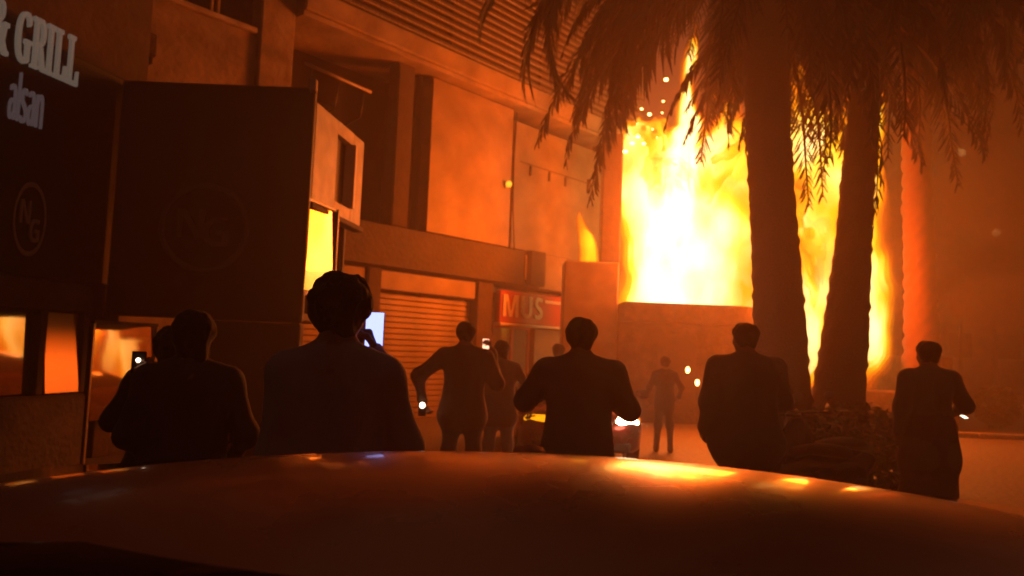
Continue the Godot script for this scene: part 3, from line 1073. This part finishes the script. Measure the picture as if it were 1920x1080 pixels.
	bar(s, "trim", Vector3(1.7, 2.72, 0.2), Vector3(3.4, 2.8, 0.225), M["sign_white"], 0.008)
	letters(s, "lettering", "MUS", 0.52, 1.05, "Droid Sans", 800, M["sign_white"], Vector3(0.83, 2.56, 0.21), 0.05)
	# things fixed to the building
	var ac := thing("air_conditioner", "boxy air conditioner unit fixed to the wall above the dark restaurant front", "air conditioner", X * Vector3(-6.68, 5.75, 0.0), deg_to_rad(50.4))
	bar(ac, "casing", Vector3(-0.36, 0, 0.06), Vector3(0.36, 0.36, 0.42), M["dark_wall"], 0.03)
	bar(ac, "bracket", Vector3(-0.3, -0.12, 0.0), Vector3(-0.24, 0.0, 0.42), M["dark_metal"], 0.01)
	bar(ac, "bracket", Vector3(0.24, -0.12, 0.0), Vector3(0.3, 0.0, 0.42), M["dark_metal"], 0.01)
	bar(ac, "grille", Vector3(-0.22, 0.05, 0.42), Vector3(0.2, 0.31, 0.435), M["black_plastic"], 0.004)
	var rl := thing("awning_rail", "thin pale metal rail on short posts above the dark sign board", "rail", X * Vector3(-3.8, 6.0, 0.6), deg_to_rad(50.4))
	part(rl, "bar", tube([Vector3(0, 0.4, 0), Vector3(1.5, 0.3, 0)], [0.03, 0.03], 8), M["white_trim"])
	for q in [0.15, 0.75, 1.35]:
		part(rl, "post", tube([Vector3(q, 0.36 - 0.06 * q, 0), Vector3(q, -0.2, -0.1), Vector3(q, -0.3, -0.55)], [0.02, 0.02, 0.02], 6), M["dark_metal"])
	var wl := thing("panel_glint", "small glowing ball added as a bright glint on the edge of the tall orange wall panel", "lamp", X * Vector3(2.45, 5.47, 0.02), deg_to_rad(50.4))
	part(wl, "base", cbox(0.1, 0.16, 0.05, 0.01), M["white_trim"], Vector3(0, 0, 0.01))  # no real fixture: added glow stands for a bright reflection on the panel
	part(wl, "glint_ball", ball(0.075, 12), glow("panel_glint_glow", Color(1.0, 0.62, 0.15), 2.5), Vector3(0, 0, 0.09))

func emblem(o: Node3D, at: Vector3, r: float, m: Material, stacked: bool, narrow := 1.0) -> void:
	var t := TorusMesh.new()
	t.inner_radius = r * 0.86
	t.outer_radius = r
	t.rings = 40
	t.ring_segments = 6
	var ring := part(o, "emblem_ring", t, m, at, Vector3(PI / 2, 0, 0))
	ring.scale = Vector3(narrow, 0.25, 1)
	if stacked:
		letters(o, "emblem_lettering", "N", r * 0.62, 1.15 * narrow, "Droid Sans", 800, m, at + Vector3(-r * 0.18, r * 0.16, 0.0), 0.02)
		letters(o, "emblem_lettering", "G", r * 0.62, 1.15 * narrow, "Droid Sans", 800, m, at + Vector3(r * 0.16, -r * 0.3, 0.0), 0.02)
	else:
		letters(o, "emblem_lettering", "N", r * 0.62, 1.15, "Droid Sans", 800, m, at + Vector3(-r * 0.3, r * 0.08, 0.0), 0.02)
		letters(o, "emblem_lettering", "G", r * 0.62, 1.15, "Droid Sans", 800, m, at + Vector3(r * 0.26, -r * 0.1, 0.0), 0.02)

func restaurant() -> void:
	var O := Vector3(-5.247, 0, -8.0)
	var turn := deg_to_rad(77.2)
	var o := thing("restaurant_building", "dark restaurant front with a low wall, windows and black fascia", "building", O, turn)
	bar(o, "fascia", Vector3(-3.0, 2.12, -0.2), Vector3(1.98, 4.68, 0.0), M["charcoal_side"], 0.02)
	bar(o, "upper_wall", Vector3(-3.0, 4.69, -0.6), Vector3(2.3, 9.0, -0.15), M["dark_wall"])
	bar(o, "lintel", Vector3(-3.0, 1.78, -0.25), Vector3(1.5, 2.11, -0.03), M["low_wall"], 0.02)
	bar(o, "low_wall", Vector3(-3.0, 0, -0.2), Vector3(1.46, 0.84, 0.02), M["low_wall"], 0.03)
	bar(o, "pier", Vector3(0.74, 0.85, -0.2), Vector3(0.84, 1.77, -0.02), M["low_wall"], 0.01)
	bar(o, "pier", Vector3(1.38, 0.85, -0.2), Vector3(1.46, 1.77, -0.02), M["low_wall"], 0.01)
	bar(o, "back_wall", Vector3(-3.0, 0, -3.0), Vector3(2.3, 4.6, -2.8), M["dark_wall"])
	bar(o, "ceiling", Vector3(-3.0, 2.4, -2.8), Vector3(1.75, 2.5, -0.21), M["dark_wall"])
	bar(o, "roof", Vector3(-3.0, 9.0, -3.0), Vector3(2.3, 9.2, -0.15), M["dark_wall"])
	bar(o, "end_wall", Vector3(2.0, 0, -2.8), Vector3(2.3, 4.68, -0.3), M["dark_wall"])
	var X := o.transform
	# the lit look of the panes is the fire mirrored in them; each is turned and tilted to catch it
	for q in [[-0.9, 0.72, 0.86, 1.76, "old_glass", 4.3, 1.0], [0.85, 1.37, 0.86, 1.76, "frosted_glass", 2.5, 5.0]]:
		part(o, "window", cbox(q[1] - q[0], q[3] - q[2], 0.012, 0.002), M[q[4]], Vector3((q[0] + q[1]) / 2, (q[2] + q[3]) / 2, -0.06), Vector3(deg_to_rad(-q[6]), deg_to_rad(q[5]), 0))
	var s := thing("restaurant_sign", "pale raised lettering reading grill on a black restaurant fascia", "sign", X * Vector3(0.35, 4.3, 0.0), turn)
	var sm := glow("sign_letters_added_glow", Color(0.95, 0.85, 0.75), 0.12)  # faint glow added to the letters in place of street light
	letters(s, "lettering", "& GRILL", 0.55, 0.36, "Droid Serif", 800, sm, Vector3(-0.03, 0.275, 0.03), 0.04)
	letters(s, "lettering", "alsan", 0.48, 0.29, "Droid Sans", 500, glow("small_letters_added_glow", Color(0.9, 0.8, 0.8), 0.07), Vector3(-0.1, -0.37, 0.03), 0.03)  # smaller letters carry the same added glow, weaker
	emblem(s, Vector3(0.08, -1.58, 0.02), 0.40, M["sign_letters_dim"], true, 0.55)
	# dark pavilion with the round emblem on the side that faces the camera
	var p := thing("restaurant_pavilion", "dark boxy pavilion with a faint round emblem and a white windowed side", "building", Vector3(-2.5, 0, -9.5))
	bar(p, "front_board", Vector3(-2.32, 1.76, -0.12), Vector3(0.02, 4.62, 0.0), M["charcoal"], 0.02)
	emblem(p, Vector3(-1.2, 2.85, 0.012), 0.55, M["ring_dim"], false)
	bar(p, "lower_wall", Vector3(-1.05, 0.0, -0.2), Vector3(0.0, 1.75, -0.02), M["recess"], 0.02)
	bar(p, "roof", Vector3(-2.3, 4.5, -2.2), Vector3(-0.1, 4.61, -0.12), M["charcoal"])
	bar(p, "underside", Vector3(-2.3, 1.8, -2.2), Vector3(-0.1, 1.9, -0.12), M["charcoal"])
	bar(p, "back_board", Vector3(-2.3, 1.8, -2.3), Vector3(0.0, 4.6, -2.2), M["charcoal"])
	for q in [[-0.12, -0.3], [-2.2, -2.1], [-1.2, -2.1]]:
		bar(p, "post", Vector3(q[0] - 0.05, 0, q[1] - 0.05), Vector3(q[0] + 0.05, 1.8, q[1] + 0.05), M["dark_metal"], 0.01)
	bar(p, "floodlight", Vector3(-0.03, 4.55, 0.0), Vector3(0.05, 4.7, 0.1), M["trim_metal"], 0.01)
	var b := thing("window_bay", "white upper wall bay with a narrow dark window beside the dark pavilion", "window bay", Vector3(-2.5, 0, -9.63), deg_to_rad(83.0))
	var T: Material = M["white_trim"]
	bar(b, "wall", Vector3(0.05, 3.24, -0.12), Vector3(0.86, 4.5, 0.0), T, 0.01)
	bar(b, "wall", Vector3(1.52, 3.24, -0.12), Vector3(1.98, 4.5, 0.0), T, 0.01)
	bar(b, "wall", Vector3(0.86, 3.24, -0.12), Vector3(1.52, 3.42, -0.001), T, 0.004)
	bar(b, "wall", Vector3(0.86, 4.32, -0.12), Vector3(1.52, 4.5, -0.001), T, 0.004)
	bar(b, "window_pane", Vector3(0.86, 3.42, -0.11), Vector3(1.52, 4.32, -0.1), M["charcoal"], 0.002)
	bar(b, "frame", Vector3(1.44, 3.42, -0.1), Vector3(1.52, 4.32, 0.06), M["sign_white"], 0.008)
	bar(b, "ledge", Vector3(-0.02, 3.16, -0.12), Vector3(2.0, 3.235, 0.05), M["low_wall"], 0.01)
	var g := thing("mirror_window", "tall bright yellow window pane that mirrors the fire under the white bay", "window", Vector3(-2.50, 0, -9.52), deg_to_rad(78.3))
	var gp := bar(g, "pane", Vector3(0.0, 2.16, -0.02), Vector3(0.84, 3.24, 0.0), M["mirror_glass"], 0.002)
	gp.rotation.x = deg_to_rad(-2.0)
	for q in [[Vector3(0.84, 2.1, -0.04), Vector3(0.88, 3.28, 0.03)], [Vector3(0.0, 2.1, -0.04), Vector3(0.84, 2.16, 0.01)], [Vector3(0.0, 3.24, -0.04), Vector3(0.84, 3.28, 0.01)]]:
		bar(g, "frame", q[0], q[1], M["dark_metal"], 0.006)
	var ws := thing("glass_screen", "short glass windbreak mirroring orange fire beneath the dark pavilion", "glass screen", Vector3(-4.98, 0, -9.62), deg_to_rad(76.4))
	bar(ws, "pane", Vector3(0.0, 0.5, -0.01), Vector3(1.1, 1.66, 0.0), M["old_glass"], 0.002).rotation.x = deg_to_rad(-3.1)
	bar(ws, "rail", Vector3(-0.03, 1.66, -0.03), Vector3(1.13, 1.7, 0.02), M["dark_metal"], 0.006)
	bar(ws, "post", Vector3(1.1, 0, -0.03), Vector3(1.14, 1.66, 0.02), M["trim_metal"], 0.006)
	bar(ws, "post", Vector3(-0.04, 0, -0.03), Vector3(0.0, 1.66, 0.02), M["trim_metal"], 0.006)

# slab from x0 to x1, back edge at z0, front edge at z1, its front right corner rounded with radius r
func rounded_slab(x0: float, x1: float, z0: float, z1: float, r: float, h: float) -> ArrayMesh:
	var P := [Vector2(x0, z0), Vector2(x0, z1)]
	for k in 13:
		var a := PI / 2 * (1.0 - k / 12.0)
		P.append(Vector2(x1 - r + r * cos(a), z1 - r + r * sin(a)))
	P.append(Vector2(x1, z0))
	var st := SurfaceTool.new()
	st.begin(Mesh.PRIMITIVE_TRIANGLES)
	st.set_smooth_group(-1)
	for i in P.size():
		var a: Vector2 = P[i]
		var b: Vector2 = P[(i + 1) % P.size()]
		for q in [Vector3(a.x, 0, a.y), Vector3(b.x, h, b.y), Vector3(b.x, 0, b.y), Vector3(a.x, 0, a.y), Vector3(a.x, h, a.y), Vector3(b.x, h, b.y)]:
			st.add_vertex(q)
		if i > 0 and i < P.size() - 1:
			for y in [0.0, h]:
				var t := [Vector3(P[0].x, y, P[0].y), Vector3(a.x, y, a.y), Vector3(b.x, y, b.y)]
				if y > 0.0:
					t.reverse()
				for q in t:
					st.add_vertex(q)
	st.generate_normals()
	return st.commit()

func burning_building() -> void:
	var o := thing("burning_building", "single storey shop with a scorched front wall and flames rising behind it", "building", Vector3(1.2, 0, -18.5))
	var W: Material = M["burnt_wall"]
	bar(o, "front_wall", Vector3(1.28, 0, -0.3), Vector3(4.15, 2.64, 0.0), W, 0.03)
	bar(o, "front_wall", Vector3(4.15, 0, -0.28), Vector3(4.5, 2.25, -0.02), W, 0.03)
	part(o, "canopy", rounded_slab(1.29, 4.35, -0.35, 0.95, 0.75, 0.42), W, Vector3(0, 2.28, 0))
	bar(o, "parapet_block", Vector3(0.0, 0.0, -0.9), Vector3(1.27, 3.66, 0.02), M["shutter"], 0.03)
	bar(o, "corner_post", Vector3(0.84, 3.67, -0.6), Vector3(1.30, 6.75, -0.1), M["dark_wall"], 0.03)
	bar(o, "low_wall", Vector3(4.5, 0, -0.3), Vector3(9.2, 0.95, -0.02), W, 0.04)
	bar(o, "back_wall", Vector3(1.3, 0, -4.2), Vector3(9.2, 2.4, -3.9), W, 0.04)
	bar(o, "side_wall", Vector3(8.9, 0, -3.9), Vector3(9.2, 1.8, -0.3), W, 0.04)
	bar(o, "floor", Vector3(1.3, 0.0, -3.9), Vector3(8.9, 0.1, -0.3), W)
	bar(o, "door", Vector3(2.2, 0, 0.0), Vector3(3.1, 2.05, 0.03), M["dark_wall"], 0.01)
	# a charred roof beam still standing in the flames
	part(o, "charred_beam", tube([Vector3(7.1, 0.9, -0.8), Vector3(7.25, 1.9, -0.9), Vector3(7.15, 2.6, -0.9), Vector3(7.4, 3.3, -1.0)], [0.22, 0.18, 0.16, 0.06], 7, 0.04), M["burnt_wall"])
	var f := thing("fire", "huge white and yellow blaze roaring behind the palm trunks", "fire", Vector3.ZERO)
	var lv := [[0.06, 0.10, 0.14], [0.14, 0.16, 0.30], [0.25, 0.24, 0.5], [0.38, 0.36, 0.68], [0.54, 0.55, 0.86], [0.72, 0.8, 1.05]]
	var tongues := [
		[Vector3(3.1, 2.2, -19.8), 5.5, 1.0, Vector2(-0.1, 0), 0.95],
		[Vector3(3.75, 2.2, -19.7), 5.8, 1.1, Vector2(0.1, 0), 1.04],
		[Vector3(3.95, 4.4, -19.6), 5.6, 0.5, Vector2(0.25, 0), 1.05],
		[Vector3(4.7, 2.0, -19.8), 6.4, 1.35, Vector2(0.2, 0), 0.84],
		[Vector3(5.5, 1.6, -19.7), 6.8, 1.25, Vector2(0.5, 0), 0.8],
		[Vector3(5.9, 1.0, -19.6), 5.6, 0.8, Vector2(0.2, 0), 0.66],
		[Vector3(6.7, 0.8, -19.7), 9.0, 1.35, Vector2(0.3, 0), 0.6],
		[Vector3(7.0, 0.7, -19.4), 4.0, 0.7, Vector2(0, 0), 0.9],
		[Vector3(7.8, 0.7, -19.9), 9.4, 1.2, Vector2(0.3, 0), 0.5],
		[Vector3(8.4, 0.7, -20.0), 8.2, 0.95, Vector2(0.3, 0), 0.7],
		[Vector3(9.0, 1.2, -20.0), 7.4, 0.75, Vector2(0.1, 0), 0.62]]
	fire(f, tongues, Vector3(1.75, 0.4, -21.7), Vector3(10.6, 10.2, -18.2), 0.13, lv)
	var s := thing("small_fire", "small yellow flame licking above the parapet block left of the blaze", "fire", Vector3.ZERO)
	fire(s, [[Vector3(1.85, 3.5, -19.0), 1.0, 0.3, Vector2(-0.2, 0), 0.72], [Vector3(1.7, 3.6, -19.05), 1.35, 0.24, Vector2(-0.12, 0), 0.66]], Vector3(1.2, 3.4, -19.5), Vector3(2.3, 5.1, -18.6), 0.05, [[0.12, 0.2, 0.3], [0.3, 0.35, 0.55], [0.5, 0.6, 0.75]])

func trees() -> void:
	palm("thick dark palm trunk nearest the middle of the blaze", [Vector3(3.77, 0, -11), Vector3(3.76, 0.6, -11), Vector3(3.68, 2.3, -11), Vector3(3.53, 4.3, -11), Vector3(3.40, 6.4, -11), Vector3(3.25, 8.15, -11)], [0.44, 0.36, 0.315, 0.30, 0.30, 0.34], 120, 21, 4.8, 54, M["bark"])
	palm("slimmer palm trunk leaning right above the lit gap in the fire", [Vector3(4.55, 0, -11.5), Vector3(4.70, 0.9, -11.5), Vector3(4.86, 2.5, -11.5), Vector3(5.03, 4.9, -11.5), Vector3(5.2, 6.9, -11.5), Vector3(5.35, 8.25, -11.5)], [0.42, 0.33, 0.25, 0.22, 0.23, 0.27], 130, 22, 4.4, 54, M["bark"])
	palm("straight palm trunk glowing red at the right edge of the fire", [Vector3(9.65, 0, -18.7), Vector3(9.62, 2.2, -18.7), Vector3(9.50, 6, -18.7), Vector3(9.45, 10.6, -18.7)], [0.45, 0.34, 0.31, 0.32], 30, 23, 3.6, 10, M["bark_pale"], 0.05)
	for q in [[4.1, -10.4, 0.95, "low dark shrub between the second palm and the person on the right"], [4.3, -9.6, 0.9, "low dark shrub at the foot of the two palms"], [4.7, -10.9, 1.0, "bushy dark shrub behind the parked scooters"]]:
		shrub(q[3], Vector3(q[0], 0, q[1]), Vector3(1.5, q[2], 1.1), 1500, int(q[0] * 10), "shrubs under the palms")
	shrub("small yellow lit bush on the kerb at the far right", Vector3(11.9, 0.1, -19.6), Vector3(1.0, 1.0, 0.9), 1300, 5)

func people() -> void:
	var dn := Vector3(0, -0.27, 0.02)
	var black := Color(0.02, 0.017, 0.016)
	# near spectator filming with a raised phone
	person("person with bushy hair filming with a raised glowing phone, seen from behind", Vector3(-0.61, 0, -2.85), {"tall": 1.775, "yaw": -0.05, "bulk": 0.91, "cell": 0.013, "head_cell": 0.006, "hand_cell": 0.004, "hair": 0.022, "top": Color(0.304, 0.243, 0.255), "legs": Color(0.096, 0.096, 0.128), "flare": 0.015,
		"arms": [[Vector3(-0.025, -0.29, 0.02), Vector3(0.0, -0.53, -0.1)], [Vector3(0.075, -0.25, -0.08), Vector3(-0.09, 0.09, -0.24)]], "sleeve": 1.0, "curl": 0.9})
	phone("bright phone held up beside the bushy haired person's head", Vector3(-0.525, 1.60, -3.1), Basis(Vector3.UP, 0.15) * Basis(Vector3.RIGHT, -0.2), 2.2, Color(0.62, 0.66, 1.0))
	# darkness at the left: two people
	person("person with chin length hair standing under the dark pavilion", Vector3(-1.50, 0, -3.8), {"tall": 1.66, "yaw": 0.35, "cell": 0.02, "hair": 0.018, "hair_down": 0.07, "top": Color(0.051, 0.038, 0.038), "flare": 0.03,
		"arms": [[dn + Vector3(-0.08, 0, 0), Vector3(0.02, -0.42, -0.2)], [dn + Vector3(0.1, 0, 0), Vector3(0.03, -0.42, -0.2)]]})
	person("shorter person in black at the left holding up a tiny phone light", Vector3(-1.80, 0, -4.3), {"tall": 1.58, "yaw": 0.0, "cell": 0.02, "bulk": 1.12, "hair": 0.02, "hair_down": 0.03, "top": Color(0.045, 0.035, 0.038), "flare": 0.03,
		"arms": [[Vector3(-0.05, -0.2, 0.14), Vector3(0.1, 0.09, 0.2)], [dn + Vector3(0.08, 0, 0), Vector3(-0.16, -0.28, -0.2)]]})
	torch_light("tiny white phone light at the far left crowd", Vector3(-1.87, 1.42, -4.06), 0.012, 6.0)
	# the middle pair
	person("person in a wide open jacket with elbows out left of the shop sign", Vector3(-0.44, 0, -8.0), {"tall": 1.80, "yaw": -0.1, "bulk": 1.06, "cell": 0.018, "hair": 0.01, "top": Color(0.152, 0.085, 0.057), "hem": 0.86, "flare": 0.03, "sleeve": 1.3,
		"arms": [[Vector3(-0.24, -0.2, 0.03), Vector3(-0.18, -0.46, 0.03)], [Vector3(0.12, -0.25, -0.05), Vector3(0.02, 0.08, -0.3)]], "spread": 0.05})
	phone("phone screen glowing at the shoulder of the wide jacket person", Vector3(-0.25, 1.575, -8.36), Basis(Vector3.UP, 0.3), 3.0, Color(1.0, 0.7, 0.55))
	person("slight person in a loose top close beside the wide jacket person", Vector3(-0.09, 0, -9.3), {"tall": 1.64, "yaw": 0.1, "cell": 0.02, "hair": 0.012, "hair_down": 0.04, "top": Color(0.243, 0.152, 0.122), "hem": 0.84, "flare": 0.03,
		"arms": [[Vector3(-0.1, -0.26, 0.0), Vector3(-0.06, -0.5, -0.06)], [Vector3(0.16, -0.24, 0.02), Vector3(0.2, -0.5, -0.04)]], "legs": Color(0.300, 0.300, 0.300), "spread": 0.03})
	torch_light("small white light held low left of the wide jacket person", Vector3(-0.83, 0.97, -7.89), 0.03, 6.0)
	# centre
	person("broad person with both elbows out standing in front of the car headlamp", Vector3(0.46, 0, -5.2), {"tall": 1.76, "yaw": 0.0, "bulk": 1.14, "cell": 0.016, "hair": 0.016, "top": Color(0.213, 0.146, 0.110), "hem": 0.88, "flare": 0.0, "sleeve": 1.25,
		"arms": [[Vector3(-0.13, -0.2, -0.06), Vector3(0.12, -0.1, -0.3)], [Vector3(0.12, -0.24, -0.06), Vector3(-0.08, -0.16, -0.32)]], "curl": 0.9})
	person("short person half hidden left of the broad person with raised elbows", Vector3(0.72, 0, -11.8), {"tall": 1.65, "yaw": 0.2, "cell": 0.025, "top": Color(0.182, 0.122, 0.091), "arms": [[dn + Vector3(-0.03, 0, 0), Vector3(-0.02, -0.52, -0.06)], [dn + Vector3(0.03, 0, 0), Vector3(0.02, -0.52, -0.06)]]})
	person("slim person standing alone in dark clothes before the scorched wall", Vector3(2.53, 0, -13.0), {"tall": 1.53, "yaw": -0.25, "bulk": 0.92, "cell": 0.018, "hair": 0.013, "top": Color(0.035, 0.015, 0.01), "legs": Color(0.02, 0.012, 0.01), "hem": 0.84, "arms": [[Vector3(-0.11, -0.25, 0.02), Vector3(-0.17, -0.46, -0.1)], [Vector3(0.13, -0.22, 0.06), Vector3(0.08, -0.44, -0.02)]], "spread": 0.02})
	# right
	person("heavy person in a dark coat in front of the thick palm trunk", Vector3(1.93, 0, -6.5), {"tall": 1.83, "yaw": 0.2, "bulk": 1.32, "cell": 0.017, "hair": 0.012, "top": Color(0.182, 0.133, 0.085), "hem": 0.84, "flare": 0.03, "sleeve": 1.3, "lean": 0.05,
		"arms": [[Vector3(-0.07, -0.27, 0.02), Vector3(-0.04, -0.5, -0.12)], [Vector3(0.08, -0.26, -0.02), Vector3(0.02, -0.34, -0.27)]]})
	person("person in a dark top at the foot of the thick palm holding a small light", Vector3(2.85, 0, -8.9), {"tall": 1.55, "yaw": 0.1, "bulk": 1.1, "cell": 0.02, "hair": 0.014, "top": Color(0.182, 0.122, 0.080), "hem": 0.86, "flare": 0.02, "arms": [[Vector3(-0.02, -0.26, 0.08), Vector3(0.14, -0.12, 0.3)], [dn + Vector3(0.1, 0, 0), Vector3(0.1, -0.5, -0.05)]]})
	torch_light("white phone light held at chest height in front of the thick palm", Vector3(2.80, 1.16, -8.56), 0.034, 8.0)
	person("person in a long dark robe walking at the right by the road", Vector3(3.92, 0, -7.5), {"tall": 1.77, "yaw": 0.1, "bulk": 1.12, "cell": 0.017, "hair": 0.014, "top": Color(0.182, 0.103, 0.072), "robe": Color(0.152, 0.067, 0.055), "hem": 0.7, "flare": 0.05, "sleeve": 1.35,
		"arms": [[Vector3(-0.07, -0.27, 0.02), Vector3(-0.06, -0.52, -0.06)], [Vector3(0.16, -0.24, -0.02), Vector3(0.14, -0.34, -0.27)]]})
	phone("phone glowing in the hand of the robed person at the right", Vector3(4.4, 1.09, -7.84), Basis(Vector3.UP, 0.5) * Basis(Vector3.RIGHT, -1.1), 4.0, Color(1.0, 0.85, 0.7))

func vehicles() -> void:
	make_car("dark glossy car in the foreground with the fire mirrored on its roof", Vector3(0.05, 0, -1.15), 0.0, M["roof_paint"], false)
	make_car("reddish car facing the camera with one white headlamp shining behind the broad person", Vector3(0.98, 0, -12.6), -PI / 2, M["red_paint"], true)
	var li := OmniLight3D.new()
	li.name = "headlamp_light"
	li.position = Vector3(1.56, 0.66, -10.3)
	li.light_color = lin(1.0, 0.75, 0.5)
	li.light_energy = 0.08
	li.light_size = 0.08
	li.omni_range = 30.0
	li.omni_attenuation = 2.0
	li.shadow_enabled = true
	add_child(li)
	scooter("dark motor scooter with round mirrors parked by the person in the robe", Vector3(2.72, 0, -7.7), 1.9)
	scooter("second dark motor scooter parked under the leaning palm", Vector3(3.25, 0, -8.4), 1.75)

func small_things() -> void:
	# sparks drifting up beside the flames
	var gr := "sparks above the left edge of the fire"
	var spots := [[3.06, 8.3], [3.48, 8.12], [3.5, 7.72], [2.86, 7.1], [3.1, 7.25], [2.9, 6.8], [3.25, 7.0], [3.4, 7.3], [2.76, 6.62], [3.05, 6.65], [3.3, 6.7], [2.95, 7.45], [2.62, 6.45]]
	for i in spots.size():
		var e := thing("spark", "tiny glowing spark floating above the left edge of the blaze", "spark", Vector3(spots[i][0], spots[i][1], -18.9 + 0.25 * sin(i * 2.0)), 0.0, gr)
		var b := part(e, "ember", ball(0.035 + 0.02 * sin(i * 1.7), 8), glow("spark_glow", Color(1.0, 0.72, 0.4), 12.0))
		b.scale = Vector3(1.0 + 0.6 * absf(sin(i * 3.1)), 0.8, 1)
	for q in [[3.83, 1.26, "orange glint low on the scorched wall, the upper of two"], [4.04, 1.0, "orange glint low on the scorched wall, the lower of two"]]:
		var e := thing("burning_ember", q[2], "ember", Vector3(q[0], q[1], -17.2))
		part(e, "ember", ball(0.06, 8), M["spark_glow"]).scale = Vector3(0.8, 1.2, 0.8)
	# far off, half lost in the smoke
	var o := thing("apartment_building", "distant pale apartment block lost in brown smoke at the right", "building", Vector3(31.0, 0, -52.0), -0.25)
	bar(o, "wall", Vector3(-9, 0, -8), Vector3(9, 18, 0), M["cream_wall"], 0.05)
	for r in 5:
		for c in 6:
			var lit := (r == 3 and c == 1) and false
			pane_frame(o, Vector2(-7.9 + c * 2.8, 2.2 + r * 3.1), Vector2(-6.5 + c * 2.8, 3.8 + r * 3.1), 0.02, (glow("lit_window", Color(1.0, 0.8, 0.5), 0.5) if lit else M["car_glass"]), M["white_trim"], 0.1)
	bar(o, "roof", Vector3(-9.3, 18.0, -8.3), Vector3(9.3, 18.4, 0.3), M["beam"], 0.05)
	# banks of heavier, darker smoke drifting to the right of the fire
	var sm := FogMaterial.new()
	sm.albedo = Color(0.34, 0.3, 0.29)
	sm.density = 0.26
	for q in [[17.0, 6.5, -27.0, 9.0, 7.0, 8.0], [24.0, 11.0, -30.0, 12.0, 8.0, 9.0], [15.0, 12.5, -26.0, 10.0, 5.0, 8.0], [22.0, 3.5, -29.0, 8.0, 4.0, 6.0], [9.9, 5.2, -15.6, 3.0, 2.4, 3.0], [10.9, 2.9, -16.4, 3.6, 1.5, 3.0], [9.5, 7.3, -15.0, 3.6, 2.0, 3.0], [13.2, 5.0, -22.0, 3.4, 9.0, 3.0]]:
		var fv := FogVolume.new()
		fv.name = numbered("smoke")
		fv.shape = RenderingServer.FOG_VOLUME_SHAPE_ELLIPSOID
		fv.size = Vector3(q[3], q[4], q[5])
		fv.position = Vector3(q[0], q[1], q[2])
		fv.material = sm
		fv.set_meta("kind", "stuff")
		add_child(fv)
	for q in [[22.5, -40.0, 12.4, "distant street lamp glimmering through smoke below the fronds"], [24.6, -40.6, 8.5, "lower distant lamp in the smoke at the far right"]]:
		var l := thing("street_lamp", q[3], "street lamp", Vector3(q[0], 0, q[1]))
		part(l, "pole", tube([Vector3.ZERO, Vector3(0, q[2] * 0.6, 0), Vector3(0, q[2] + 0.2, 0)], [0.12, 0.09, 0.06], 8), M["dark_metal"])
		part(l, "lamp", ball(0.2, 10), glow("street_lamp_glow", Color(1.0, 0.8, 0.45), 2.5), Vector3(0, q[2], 0.16))
